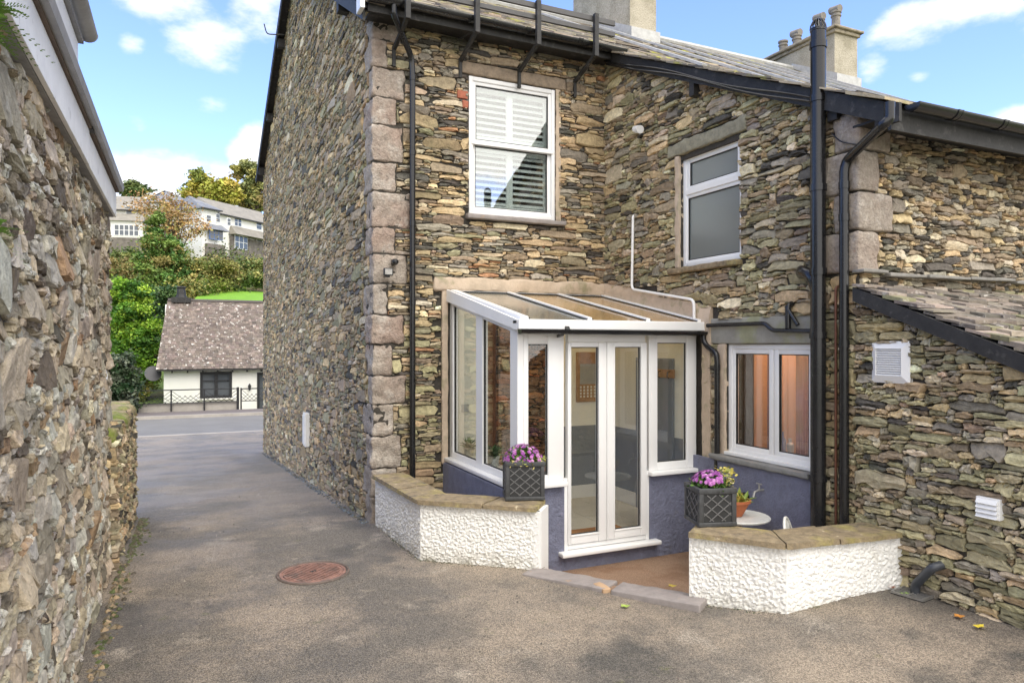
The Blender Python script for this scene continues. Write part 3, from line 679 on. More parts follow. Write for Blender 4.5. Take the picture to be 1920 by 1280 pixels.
MB(f_side).rbox((W3[0]-.04, 2.105, -.2), (W3[1]+.33, 2.38, .03), .015, .08, .006, 6, 18).build('lintel', M('cement_lintel', (.30, .29, .25), .85, var=.25, vscale=5, bump=.004, bscale=20, col2=(.30, .30, .19), mscale=3), house, smooth=True)
MB(f_side).rbox((W3[1]+.003, .86, -.15), (W3[1]+.11, 2.1, .03), .015, .05, .015, 12, 20).build('margin', m_render_tan, house, smooth=True)
MB(f_side).rbox((W3[0]-.03, .86, -.2), (W3[1]+.16, .915, .12), .014, .06, .012, 9, 22).build('sill', M('slate_sill', (.20, .20, .19), .6, var=.3, vscale=9, bump=.004, bscale=30), house, smooth=True)
# cement fillet over the glazed porch, stepped round the corner and down its slope
CR = lambda y: lerp(2.34, 2.74, (y-6.25)/(8.25-6.25))     # top of the porch glazing
fl = MB(f_rear).rbox((2.80, 2.765, -.02), (5.27, 2.94, .05), .03, .06, .03, 5, 24)
fl2 = MB(f_side)
def sloped_rough(mb, y0, y1, zlo, zhi, n0, n1, seed, amp=.02, seg=.06):
    na = int((y1-y0)/seg); V = []; F = []
    for i in range(na+1):
        y = y0+(y1-y0)*i/na
        for j, (dz, nn) in enumerate(((0, n0), (0, n1), (.3, n1+.01), (.7, n1+.005), (1, n1-.02), (1, n0))):
            z = lerp(zlo(y), zhi(y), dz)+(amp*noise.noise(Vector((y*4, dz, seed))) if j in (3, 4, 5) else 0)
            V.append((y, z, nn+(amp*.6*noise.noise(Vector((y*5, z*5, seed))) if 0 < j < 5 else 0)))
    for i in range(na):
        for j in range(6): F.append((i*6+j, i*6+(j+1) % 6, (i+1)*6+(j+1) % 6, (i+1)*6+j))
    F += [tuple(range(6)), tuple(na*6+k for k in range(6))]
    mb.add(V, F)
sloped_rough(fl2, 6.12, 8.28, lambda y: CR(y)+.03 if y > 6.3 else 2.22, lambda y: CR(y)+.20, -.02, .05, 3.3)
fl.build('cement_fillet', m_render_tan, house, smooth=True); fl2.build('cement_fillet', m_render_tan, house, smooth=True)
MB(f_rear).rbox((2.905, .62, -.02), (2.985, 2.80, .04), .012, .06, .008, 8, 26).build('margin', m_render_tan, house, smooth=True)
MB(f_side).rbox((6.12, .62, -.02), (6.255, 2.25, .05), .012, .06, .01, 8, 28).build('margin', m_render_tan, house, smooth=True)
# blue roughcast below the kitchen window and beside the porch
def roughcast(mb, p0, p1, z0, z1, th, amp, seg=.014, sc_=30, seed=0., nrm=1, both=False):
    """a rendered wall slab from p0 to p1 whose outer face is a real displaced grid"""
    p0 = Vector((p0[0], p0[1], 0)); p1 = Vector((p1[0], p1[1], 0)); d = (p1-p0); Ln = d.length; d.normalize(); nr = Vector((d.y, -d.x, 0))*nrm
    na = max(2, int(Ln/seg)); 
    zf0 = z0 if callable(z0) else (lambda t: z0)
    nz_ = max(2, int((z1-zf0(.5))/seg)); V = []; F = []
    for i in range(na+1):
        for j in range(nz_+1):
            t = i/na; z = lerp(zf0(t), z1, j/nz_); p = p0+d*(Ln*t)
            q = Vector((p.x*sc_+seed, p.y*sc_, z*sc_*1.1)); e = 1.2*noise.noise(q)+.9*noise.noise(q*2.1)+.5*noise.noise(q*4.3)
            fade = min(1, min(i, na-i)/2, 1)
            o = p+nr*(amp*e*fade); V.append((o.x, o.y, z))
    for i in range(na):
        for j in range(nz_): k = i*(nz_+1)+j; F.append((k, k+nz_+1, k+nz_+2, k+1))
    mb.add(V, F)
    b = [p0, p1, p1-nr*th, p0-nr*th]; n = amp*1.2
    b = [p0-nr*n, p1-nr*n, p1-nr*th, p0-nr*th]
    mb.hexa([(q.x, q.y, (zf0(0), zf0(1), zf0(1), zf0(0))[i]-.02) for i, q in enumerate(b)]+[(q.x, q.y, z1-.001) for q in b])
    return mb
mb = MB(); roughcast(mb, (XS-.035, 6.36), (XS-.035, W3[0]-.03), -.3, .855, .05, .006, seg=.016, sc_=40, seed=3, nrm=-1)
mb.build('blue_render', m_blue, house, smooth=True, recalc=False)

# chimneys
def chimney(x0, x1, y0, y1, z0, z1, pots, name='chimney'):
    mb = MB(); mb.box((x0, y0, z0), (x1, y1, z1), .012)
    c = mb.build(name, m_dash, house)
    mb = MB(); mb.rbox((x0-.06, y0-.06, z1+.002), (x1+.06, y1+.06, z1+.09), .02, .3, .01, 3, 1).rbox((x0-.13, y0-.13, z1+.093), (x1+.13, y1+.13, z1+.17), .03, .3, .015, 3, 4)
    mb.build('chimney_cap', M('chimney_cap_stone', (.30, .26, .19), .85, var=.35, vscale=8, extra=[((.08, .07, .06), 5, .55, .7)]), c, smooth=True)
    MB().hexa([(x0-.03, y0-.1, ROOFN(y0-.1)+.03), (x1+.03, y0-.1, ROOFN(y0-.1)+.03), (x1+.03, 14.5, ROOFN(14.5)+.06), (x0-.03, 14.5, ROOFN(14.5)+.06), (x0-.03, y0-.1, ROOFN(y0)+.22), (x1+.03, y0-.1, ROOFN(y0)+.22), (x1+.03, 14.5, ROOFN(14.5)+.2), (x0-.03, 14.5, ROOFN(14.5)+.2)]).build('flashing', m_lead_f, c)
    for (y, h, cowl) in pots:
        mb = MB(); xm = (x0+x1)/2; pr = [(.135, 0), (.135, .06), (.115, .08), (.11, h-.16), (.135, h-.14), (.135, h-.11), (.115, h-.10), (.115, h-.06), (.14, h-.045), (.14, h), (.10, h), (.10, h-.05)]
        mb.lathe((xm, y, z1+.16), pr, 18); mb.build('chimney_pot', m_dash2, c, smooth=True)
        if cowl:
            mb = MB(); mb.tube([(xm, y-.13, z1+.20+h), (xm, y+.17, z1+.24+h)], .10, 12); mb.tube([(xm, y, z1+.14+h), (xm, y, z1+.22+h)], .09, 12); mb.build('chimney_cowl', m_dash2, c, smooth=True)
m_dash2 = M('clay_pot', (.24, .22, .19), .8, var=.3, vscale=8, extra=[((.12, .11, .10), 6, .55, .7)])
ch2a = onY(1565, 0, 13.1); chimney(ch2a.x, ch2a.x+.85, 13.1, 15.6, 8, 10.20, ((15.25, .52, 0), (14.75, .50, 1), (13.95, .62, 1), (13.42, .60, 1)))
chimney(8.93, 9.64, 13.0, 15.5, 8, 11.25, ((13.5, .5, 0), (14.4, .5, 0)))

# pipes
def pipe(name, pts, r, mat, parent=house, n=14, clips=(), rr_=None):
    mb = MB(); mb.tube(arc(pts), r, n)
    for z in clips:
        p = next(((Vector(a), Vector(b)) for a, b in zip(pts, pts[1:]) if min(a[2], b[2]) <= z <= max(a[2], b[2]) and abs(a[2]-b[2]) > .2), None)
        if p:
            t = (z-p[0].z)/(p[1].z-p[0].z); c = p[0]+(p[1]-p[0])*t; d = (p[1]-p[0]).normalized()
            mb.tube([c-d*.03, c+d*.03], r*1.14, n)
    return mb.build(name, mat, parent, smooth=True)
dx = onY(773, 0, YW-.09).x
pipe('downpipe', [(dx-.32, 7.88, 5.98), (dx-.32, 7.88, 5.86), (dx-.02, YW-.12, 5.54), (dx, YW-.10, 5.35), (dx, YW-.10, .3)], .036, m_black, clips=(5.3, 4.4, 3.55, 2.6, 1.6, .8))
fx_ = onX(1534, 0, XS-.13); FY = fx_.y
pipe('flue_pipe', [(XS-.13, FY, 0), (XS-.13, FY, 4.9)], .066, m_black, n=20, clips=(.9, 2.18, 2.75, 3.5, 4.3, 4.78))
mb = MB(); mb.lathe((XS-.13, FY, 4.9), [(.066, 0), (.07, .005), (.068, .03)], 18)
for k in range(8):
    a = math.pi*k/8; P_ = [(XS-.13+.068*math.cos(a)*math.cos(t), FY+.068*math.sin(a)*math.cos(t), 4.92+.10*math.sin(t)) for t in np.linspace(0, math.pi, 9)]; mb.tube(P_, .005, 5)
mb.build('flue_cage', m_black, house, smooth=True)
pipe('flue_branch', [(XS-.13, FY, 2.55), (XS-.15, FY+.05, 2.72), (XS-.12, FY+.20, 2.78), (XS+.05, FY+.34, 2.76)], .055, m_black, n=16)
pd = onX(1585, 0, XS-.07); DY = min(pd.y, YR+.12)
ox = onY(1668, 0, ge).x
pipe('downpipe', [(ox, ge, 4.0), (ox, ge, 3.87), (ox-.03, ge+.03, 3.83), (XS-.07, DY-.02, 3.70), (XS-.085, DY, 3.62), (XS-.085, DY, .02)], .040, m_black, clips=(3.48, 3.2, 2.1, 1.0))
pipe('copper_pipe', [(XS-.01, FY-.13, 2.62), (XS-.06, FY-.13, 2.6), (XS-.06, FY-.13, .1)], .012, m_copper, n=8)
wz = 2.305
pipe('waste_pipe', [(XS-.08, 6.12, wz+.0), (XS-.08, 5.27, wz-.0), (XS-.08, 5.18, wz-.07), (XS-.09, FY, wz-.09)], .022, m_black)
pipe('waste_branch', [(XS-.0, 4.98, 2.5), (XS-.08, 4.98, 2.46), (XS-.08, 4.98, 2.25)], .028, m_black); pipe('waste_branch', [(XS-.08, 4.86, 2.28), (XS-.08, 5.0, 2.46)], .02, m_black)
pw = onX(1187, 405, XS-.05)
pipe('overflow_pipe', [(XS, pw.y, pw.z), (XS-.05, pw.y, pw.z), (XS-.07, pw.y, CR(pw.y)+.20), (XS-.09, 6.33, CR(6.33)+.24), (XS-.09, 6.33, 2.37)], .017, m_white)
# cables along the verge and a slack wire
for k, (o_, s_) in enumerate(((.0, .0), (.03, .02))):
    P_ = [(XS-.15-.004*k, y, CAT(y)-.10-o_+.02*math.sin(y*3+k)) for y in np.linspace(8.1, 4.55, 24)]
    pipe('cable', P_, .008, m_black, n=6)
pipe('cable', [(XS-.06, 4.5, 3.98), (XS-.08, 4.38, 3.86), (XS-.02, 4.2, 3.80), (XS+.25, YR-.05, 3.93), (XS+.4, YR-.03, 4.02)], .006, m_black, n=6)
pipe('cable', [(onY(790, 130, YW-.05).x, YW-.05, 5.5), (onY(850, 95, YW-.3).x, YW-.3, 5.72), (gp[1], 7.8, 5.85)], .003, m_black, n=5)
# corner floodlight with sensor, side floodlight
p = onY(727, 510, YW-.12)
fl_ = MB().box((p.x-.055, YW-.16, p.z-.045), (p.x+.055, YW-.11, p.z+.045), .008).box((p.x-.03, YW-.12, p.z-.06), (p.x+.03, YW-.03, p.z-.04), .004).build('floodlight', m_black, house)
MB().box((p.x-.042, YW-.165, p.z-.032), (p.x+.042, YW-.159, p.z+.032)).build('lamp_glass', m_metal, fl_)
q = onY(741, 491, YW-.1); mb = MB(); mb.lathe((q.x, YW-.10, q.z-.035), [(.01, 0), (.035, .012), (.042, .035), (.036, .058), (.012, .072)], 14); mb.box((q.x-.03, YW-.08, q.z-.03), (q.x+.03, YW-.0, q.z+.03), .006); mb.build('motion_sensor', m_black, house, smooth=True)
p = onX(1200, 243, XS-.1); mb = MB(); mb.tube([(XS-.02, p.y+.06, p.z+.02), (XS-.16, p.y+.03, p.z-.0)], .022, 10); mb.tube([(XS-.10, p.y+.10, p.z+.03), (XS-.14, p.y-.06, p.z-.02)], [.045, .05], 12); mb.build('security_light', m_white, house, smooth=True)
# meter box low on the gable
a = onX(572, 805, XG-.08); mb = MB(); mb.box((XG-.10, a.y-.13, a.z-.30), (XG-.0, a.y+.13, a.z+.30), .015).box((XG-.112, a.y-.10, a.z-.26), (XG-.10, a.y+.10, a.z+.26), .006); mb.build('meter_box', m_white, house)
# tap on the blue wall
t0 = onX(1432, 918, XS-.08)
pipe('tap_pipe', [(XS-.065, t0.y, t0.z), (XS-.065, t0.y, -.1)], .011, m_metal, n=8)
mb = MB(); mb.tube([(XS-.05, t0.y, t0.z), (XS-.16, t0.y, t0.z+.0), (XS-.20, t0.y, t0.z-.01), (XS-.215, t0.y, t0.z-.06)], .013, 10); mb.tube([(XS-.14, t0.y, t0.z), (XS-.14, t0.y, t0.z+.06)], .010, 8); mb.tube([(XS-.14, t0.y-.035, t0.z+.065), (XS-.14, t0.y+.035, t0.z+.065)], .007, 8); mb.build('tap', m_metal, house, smooth=True)
h_ = onX(1405, 930, XS-.06); mb = MB(); mb.tube([(XS-.03, h_.y, h_.z), (XS-.14, h_.y+.02, h_.z)], [.035, .045], 12); mb.build('wall_outlet', m_black, house, smooth=True)
# tv cable hook on the far gable
pipe('aerial_hook', [(XG-.15, 15.2, ROOFF(15.2)-.9), (XG-.5, 15.2, ROOFF(15.2)-.95), (XG-.55, 15.2, ROOFF(15.2)-.75)], .012, m_black, n=6)
# small mortar work stones: red brick pieces beside the sash window
mb = MB(f_rear); mb.rbox((W1[0]-.16, 5.17, -.01), (W1[0]-.02, 5.27, .045), .012, .05, .008, 9, 1).rbox((W1[0]-.09, 5.06, -.01), (W1[0]-.01, 5.15, .045), .012, .05, .008, 9, 2); mb.build('brick', M('red_brick', (.36, .12, .07), .85, var=.3, vscale=15), house, smooth=True)

# ------------------------------------------------------------------ lean-to outhouse on the right
lean = empty('stone_outhouse', (XS, 3.0, 0), 'low stone lean-to outhouse with mossy stone-slate roof and black bargeboard', 'outhouse')
LR = lambda y: 2.60+.415*(y-YR)
p1 = onX(1670, 678, XS-.03); p2 = onX(1856, 951, XS-.03)
V1 = (onX(1706, 0, XS-.04).y, onX(1635, 0, XS-.04).y, onX(1635, 716, XS-.04).z, onX(1635, 640, XS-.04).z)
V2 = (onX(1879, 0, XS-.04).y, onX(1834, 0, XS-.04).y, p2.z-.075, p2.z+.075)
big = [(1.6, 2.9, 1.30, 1.42)]
stones('side_wall', lean, m_stone, .3, YR, lambda y: LR(y)-.06, lambda y: gz(5.3, y)-.1, .037, f_side, pal_lean, holes=[(V1[0]+.02, V1[1]-.02, V1[2]+.02, V1[3]-.02)], seed=21, prot=(.022, .055), ratio=(2.6, 7), wmax=.5, tilt=.22, gap=.004, hsig=.42, K=14)
stones('strip_wall', lean, m_stone, YR, FY+.25, lambda y: 2.7, lambda y: -.1, .045, lambda a, z, n: (XS-n-.004, a, z), pal_side, seed=22, prot=(.02, .05), ratio=(1.8, 4)) if 0 else None
mb = MB(); mb.prism([(XS+.001, -.5, -.4), (XS+.001, YR-.002, -.4), (XS+.001, YR-.002, LR(YR)-.07), (XS+.001, -.5, LR(-.5)-.07)], (3.4, 0, 0)); mb.build('wall_core', m_mortar, lean)
pal_ls = palette([((.18, .155, .14), .35), ((.24, .205, .18), .3), ((.12, .108, .10), .25), ((.18, .18, .11), .1)])
link('roof', slates(XS-.06, XS+5.5, .2, YR-.03, LR, .20, .11, pal_ls, 9, th=.022, edge=.05, lift=.03), m_slate_dry, lean)
mb = MB(); slab(XS-.03, XS+5.4, .2, YR-.03, lambda y: LR(y)-.002, .05, mb); mb.build('roof_deck', m_fascia, lean)
ya, yb = .2, YR-.03
MB().hexa([(XS-.10, ya, LR(ya)-.12), (XS-.065, ya, LR(ya)-.12), (XS-.065, yb, LR(yb)-.12), (XS-.10, yb, LR(yb)-.12), (XS-.10, ya, LR(ya)+.0), (XS-.065, ya, LR(ya)+.0), (XS-.065, yb, LR(yb)+.0), (XS-.10, yb, LR(yb)+.0)]).build('bargeboard', m_fascia, lean)
# slate drip course above the lean-to roof
mb = MB(); rr = random.Random(8); x = XS-.05
while x < 11:
    w_ = rr.uniform(.25, .6); z = LR(YR)+.10+rr.uniform(-.01, .015); mb.rbox((x, YR-.10-rr.uniform(0, .04), z), (x+w_-.01, YR+.02, z+.03), .008, .08, .008, 8, x); x += w_
mb.build('drip_course', M('drip_slate', (.22, .21, .19), .75, var=.35, vscale=9), house, smooth=True)
# extractor vent and louvre
y0, y1, z0, z1 = V1; mb = MB(f_side); n0 = .052
mb.box((y0, z0, .0), (y1, z1, n0-.02), .004)
def ring4(mb, o, i, no, ni):   # bevelled frame between two rectangles
    O = [(o[0], o[2]), (o[1], o[2]), (o[1], o[3]), (o[0], o[3])]; I = [(i[0], i[2]), (i[1], i[2]), (i[1], i[3]), (i[0], i[3])]
    V = [(a, b, no) for a, b in O]+[(a, b, ni) for a, b in I]+[(a, b, no-.02) for a, b in O]+[(a, b, no-.02) for a, b in I]
    mb.add(V, [(k, (k+1) % 4, 4+(k+1) % 4, 4+k) for k in range(4)]+[(k, 8+k, 8+(k+1) % 4, (k+1) % 4) for k in range(4)]+[(4+k, 4+(k+1) % 4, 12+(k+1) % 4, 12+k) for k in range(4)])
iy0, iy1, iz0, iz1 = y0+.058, y1-.05, z0+.06, z1-.06
ring4(mb, (y0, y1, z0, z1), (iy0, iy1, iz0, iz1), n0-.012, n0+.014)
for k in range(4): mb.tube([((y0+.015, y1-.015)[k % 2], (z0+.02, z1-.02)[k//2], n0-.012), ((y0+.015, y1-.015)[k % 2], (z0+.02, z1-.02)[k//2], n0+.004)], .004, 6)
vt = mb.build('extractor_vent', m_white, lean)
mb = MB(f_side); k = 12
for i in range(k):
    z = lerp(iz0, iz1, (i+.5)/k); mb.hexa([(iy0, z-.009, n0+.006), (iy1, z-.009, n0+.006), (iy1, z+.006, n0-.012), (iy0, z+.006, n0-.012), (iy0, z-.005, n0+.008), (iy1, z-.005, n0+.008), (iy1, z+.010, n0-.010), (iy0, z+.010, n0-.010)])
mb.build('louvre', m_white, vt); MB(f_side).box((iy0, iz0, n0-.018), (iy1, iz1, n0-.014)).build('vent_hole', m_dark, vt)
y0, y1, z0, z1 = V2; mb = MB(f_side); mb.box((y0, z0, .0), (y1, z1, .07), .005)
for i in range(4):
    z = lerp(z0+.008, z1-.008, i/4); h2 = (z1-z0-.016)/4; mb.hexa([(y0+.01, z, .07), (y1-.01, z, .07), (y1-.01, z, .095), (y0+.01, z, .095), (y0+.01, z+h2-.004, .07), (y1-.01, z+h2-.004, .07), (y1-.01, z+h2-.004, .074), (y0+.01, z+h2-.004, .074)])
mb.build('louvre_vent', m_white, lean)
# drain pipe and gully grate
g0 = onX(1768, 1058, XS-.04); gp_ = onZ(1716, 1108, gz(5.1, 3.7)+.03)
pipe('drain_pipe', [tuple(g0), (XS-.12, g0.y+.03, g0.z-.02), (gp_.x, gp_.y, gp_.z+.05), (gp_.x-.0, gp_.y+.0, gp_.z-.04)], .034, M('grey_plastic', (.05, .055, .065), .4, var=.3), parent=lean, clips=())
gr = empty('gully_grate', (gp_.x, gp_.y, gp_.z), 'square metal gully grate under the outhouse drain pipe', 'drain grate', rz=.15); LOCAL.add(gr.name)
mb = MB(); s_ = .125
for k in range(8): t = lerp(-s_, s_, k/7); mb.box((t-.005, -s_, -.02), (t+.005, s_, -.004))
mb.box((-s_, -s_, -.021), (s_, -s_+.016, -.001)).box((-s_, s_-.016, -.021), (s_, s_, -.001)).box((-s_, -.005, -.02), (s_, .005, -.002)).build('grate_bars', m_metal, gr)
MB().box((-s_, -s_, -.06), (s_, s_, -.024)).build('gully_hole', m_dark, gr)

# ------------------------------------------------------------------ glazed porch
YF_ = 6.35; XL = 3.02
porch = empty('glazed_porch', (XL, YF_, 0), 'white framed glazed porch with double doors and a blue base in the house corner', 'porch')
fxp = lambda px: onY(px, 0, YF_).x
sxp = lambda px: onX(px, 0, XL).y
f_fr = lambda a, z, n: (a, YF_-n, z)
f_sd = lambda a, z, n: (XL-n, a, z)
PZ0 = -.27; FL = .03
xd0, xd1 = fxp(1058), fxp(1217)          # door frame
# plinth
mb = MB(); roughcast(mb, (XL-.0, YW-.02), (XL-.0, YF_-.0), PZ0, .64, .10, .006, seg=.016, sc_=40, seed=5, nrm=-1)
roughcast(mb, (XL, YF_), (xd0-.0, YF_), PZ0, .64, .10, .006, seg=.014, sc_=40, seed=6)
roughcast(mb, (xd1+.0, YF_), (XS-.02, YF_), PZ0, .66, .10, .006, seg=.014, sc_=40, seed=7)
roughcast(mb, (xd0, YF_-.004), (xd1, YF_-.004), PZ0, -.075, .10, .005, seg=.014, sc_=40, seed=8)
mb.build('plinth', m_blue, porch, smooth=True, recalc=False)
MB().box((xd1+.0, YF_-.006, PZ0+.25), (xd1+.03, YF_+.02, .655)).build('plinth_edge', m_blue, porch)
# sills
mb = MB(); mb.box((XL-.09, YW-.02, .655), (XL+.06, YF_-.08, .70), .008).box((XL+.062, YF_-.085, .655), (xd0-.002, YF_+.06, .70), .008)
mb.build('sill', m_white, porch, smooth=True)
MB().box((xd1-.02, YF_-.085, .672), (XS-.03, YF_+.06, .715), .008).build('sill', m_white, porch, smooth=True)
MB().box((xd0-.07, YF_-.10, -.07), (xd1+.10, YF_+.06, -.025), .012).build('door_sill', m_white, porch, smooth=True)
# frames
def bars(fmap, rects, name, parent, n0=-.07, n1=0., mat=None, r=.006):
    mb = MB(fmap)
    for k, (a0, a1, z0, z1) in enumerate(rects): mb.box((a0, z0, n0), (a1, z1, n1-.0007*k), r)
    return mb.build(name, mat or m_white, parent, smooth=True)
ZT = 2.24; zg = .70
x_c1 = fxp(990); x_a0, x_a1 = fxp(991), fxp(1028); x_m1 = xd0
fr = bars(f_fr, [(XL+.0705, x_a0, zg, ZT), (x_a1, xd0-.002, zg, ZT), (x_a0, x_a1, zg, .77), (x_a0, x_a1, 2.10, ZT)], 'front_frame', porch)
fr2 = bars(f_fr, [(xd1+.002, fxp(1233), zg+.015, ZT), (fxp(1288), XS-.04, zg+.015, ZT), (fxp(1233), fxp(1288), zg+.015, .80), (fxp(1233), fxp(1288), 2.115, ZT)], 'front_frame', porch)
bars(f_fr, [(xd0-.001, xd0+.045, -.025, zg+.02)], 'door_post', porch, -.068, .002); bars(f_fr, [(xd1-.045, xd1+.001, -.025, zg+.02)], 'door_post', porch, -.068, .002)
def pane(fmap, a0, a1, z0, z1, n, parent, mat=None):
    s_ = .009; mb = MB(fmap)
    mb.box((a0, z0, n-.012), (a0+s_, z1, n+.006)).box((a1-s_, z0, n-.012), (a1, z1, n+.006)).box((a0+s_, z0, n-.011), (a1-s_, z0+s_, n+.005)).box((a0+s_, z1-s_, n-.011), (a1-s_, z1, n+.005)).build('seal', m_seal, parent)
    return MB(fmap).box((a0-.003, z0-.003, n-.006), (a1+.003, z1+.003, n-.002)).build('pane', mat or m_glass, parent)
pane(f_fr, x_a0, x_a1, .77, 2.10, -.03, fr); pane(f_fr, fxp(1233), fxp(1288), .80, 2.115, -.03, fr2)
MB(f_fr).box((XL-.02, ZT, -.07), (XS-.05, ZT+.02, .03)).build('eaves_beam', m_white, porch)
# doors: outer frame, two leaves
dz0, dz1 = -.02, 2.12
bars(f_fr, [(xd0+.045, xd1-.045, 2.12, ZT)], 'door_head', porch, -.066, .0); bars(f_fr, [(xd0+.045, xd1-.045, dz0-.0, .03)], 'door_threshold', porch, -.066, .0)
lx = [(fxp(1062)+.01, fxp(1136)), (fxp(1140), fxp(1213)-.01)]
for i, (a0, a1) in enumerate(lx):
    g0, g1 = (fxp(1069), fxp(1121)) if i == 0 else (fxp(1151), fxp(1200))
    q = .035
    d = bars(f_fr, [(a0, g0, q, 2.118), (g1, a1, q, 2.118), (g0, g1, q, .13), (g0, g1, 2.07, 2.118)], 'door', porch, -.05, .018, r=.009)
    bars(f_fr, [(g0-.014, g0, .115, 2.085), (g1, g1+.014, .115, 2.085), (g0-.0, g1+.0, .115, .13), (g0, g1, 2.07, 2.085)], 'beading', d, .0, .026, r=.004)
    pane(f_fr, g0, g1, .13, 2.07, -.01, d)
bars(f_fr, [(lx[0][1]+.002, lx[1][0]-.002, q, 2.118)], 'astragal', porch, -.05, .028, r=.006)
# side frame with sloping head
CRi = lambda y: CR(y)-.09
ys0, ys1 = YW-.03, YF_
sd = MB(f_sd)
def slopebar(mb, y0, y1, zlo, zhi, n0, n1): mb.hexa([(y0, zlo(y0), n0), (y1, zlo(y1), n0), (y1, zlo(y1), n1), (y0, zlo(y0), n1), (y0, zhi(y0), n0), (y1, zhi(y1), n0), (y1, zhi(y1), n1), (y0, zhi(y0), n1)])
k1, k2, k3, k4 = sxp(849), sxp(892), sxp(904), sxp(956)
sd.box((ys0, .70, -.07), (k1, 2.66, 0), .006).box((k2, .70, -.07), (k3, 2.55, -.001), .006).box((k4, .70, -.07), (YF_, 2.24, -.001), .006).box((k1, .70, -.068), (k2, .77, -.002), .006).box((k3, .70, -.068), (k4, .77, -.002), .006)
slopebar(sd, ys1, ys0, lambda y: CR(y)-.16, lambda y: CR(y)-.03, -.069, -.003)
sf = sd.build('side_frame', m_white, porch, smooth=False)
for a0, a1 in ((k2, k1), (k4, k3)):
    mb = MB(f_sd); mb.hexa([(a0, .77, -.036), (a1, .77, -.036), (a1, .77, -.032), (a0, .77, -.032), (a0, CR(a0)-.158, -.036), (a1, CR(a1)-.158, -.036), (a1, CR(a1)-.158, -.032), (a0, CR(a0)-.158, -.032)]); mb.build('pane', m_glass, sf)
    mb = MB(f_sd); s_ = .01; top = lambda y: CR(y)-.158
    for p in ((a0, a0+s_), (a1-s_, a1)): mb.hexa([(p[0], .77, -.04), (p[1], .77, -.04), (p[1], .77, -.02), (p[0], .77, -.02), (p[0], top(p[0]), -.04), (p[1], top(p[1]), -.04), (p[1], top(p[1]), -.02), (p[0], top(p[0]), -.02)])
    mb.box((a0+s_, .77, -.039), (a1-s_, .78, -.021)); slopebar(mb, a0+s_, a1-s_, lambda y: top(y)-.01, top, -.039, -.021); mb.build('seal', m_seal, sf)
# roof: glazing bars, eaves cap, panels
yt, yb = 8.25, 6.25
rb = MB()
for x, w_ in ((XL-.02, .10), (3.77, .06), (4.50, .06), (5.19, .07)):
    rb.hexa([(x, yb, CR(yb)-.03), (x+w_, yb, CR(yb)-.03), (x+w_, yt, CR(yt)-.03), (x, yt, CR(yt)-.03), (x+.008, yb, CR(yb)+.035), (x+w_-.008, yb, CR(yb)+.035), (x+w_-.008, yt, CR(yt)+.035), (x+.008, yt, CR(yt)+.035)])
rb.box((XL-.01, yt, CR(yt)-.05), (XS-.02, YW-.02, CR(yt)+.025))
rb.build('glazing_bar', m_white, porch)
mb = MB(); mb.box((XL-.06, YF_-.16, 2.245), (XS-.02, YF_-.115, 2.345), .01).box((XL-.06, YF_-.115, 2.30), (XS-.02, YF_-.02, 2.338), .006)
mb.hexa([(XL-.06, YF_-.11, 2.24), (XL-.03, YF_-.11, 2.24), (XL-.03, YW-.03, 2.63), (XL-.06, YW-.03, 2.63), (XL-.06, YF_-.11, 2.34), (XL-.03, YF_-.11, 2.34), (XL-.03, YW-.03, CR(YW)+.025), (XL-.06, YW-.03, CR(YW)+.025)])
mb.box((XL-.05, YF_-.115, 2.245), (XS-.06, YF_-.0, 2.262)).build('fascia', m_white, porch)
for i, (x0, x1) in enumerate(((XL+.08, 3.77), (3.83, 4.50), (4.56, 5.19))):
    MB().hexa([(x0, yb-.05, CR(yb-.05)-.004), (x1, yb-.05, CR(yb-.05)-.004), (x1, yt, CR(yt)-.004), (x0, yt, CR(yt)-.004), (x0, yb-.05, CR(yb-.05)+.008), (x1, yb-.05, CR(yb-.05)+.008), (x1, yt, CR(yt)+.008), (x0, yt, CR(yt)+.008)]).build('roof_panel', m_roofglass2 if i == 0 else m_roofglass, porch)
    mb = MB()
    for a in (x0, x1-.014): mb.hexa([(a, yb, CR(yb)+.009), (a+.014, yb, CR(yb)+.009), (a+.014, yt, CR(yt)+.009), (a, yt, CR(yt)+.009), (a, yb, CR(yb)+.02), (a+.014, yb, CR(yb)+.02), (a+.014, yt, CR(yt)+.02), (a, yt, CR(yt)+.02)])
    mb.box((x0, yt-.02, CR(yt)+.006), (x1, yt, CR(yt)+.02)); mb.build('seal', m_seal, porch)
# porch gutter and downpipe
mb = MB(); gutter(mb, (XL-.04, YF_-.165, 2.246), (XS-.03, YF_-.165, 2.236), .047); xg = fxp(1048); mb.tube([(xg-.02, YF_-.155, 2.24), (xg+.02, YF_-.155, 2.24)], .043, 10)
mb.bar((xg-.04, YF_-.15, 2.2), (xg-.02, YF_-.02, 2.18), .03, .03)
mb.build('gutter', m_black, porch, smooth=True)
xq = XS-.09
pipe('downpipe', [(XS-.07, YF_-.155, 2.23), (XS-.07, YF_-.155, 2.14), (XS-.06, YF_-.20, 2.08), (XS-.065, YF_-.36, 2.0), (XS-.065, YF_-.37, 1.9), (XS-.065, YF_-.37, -.2)], .030, m_black, parent=porch, clips=(1.93, 1.85, .8))
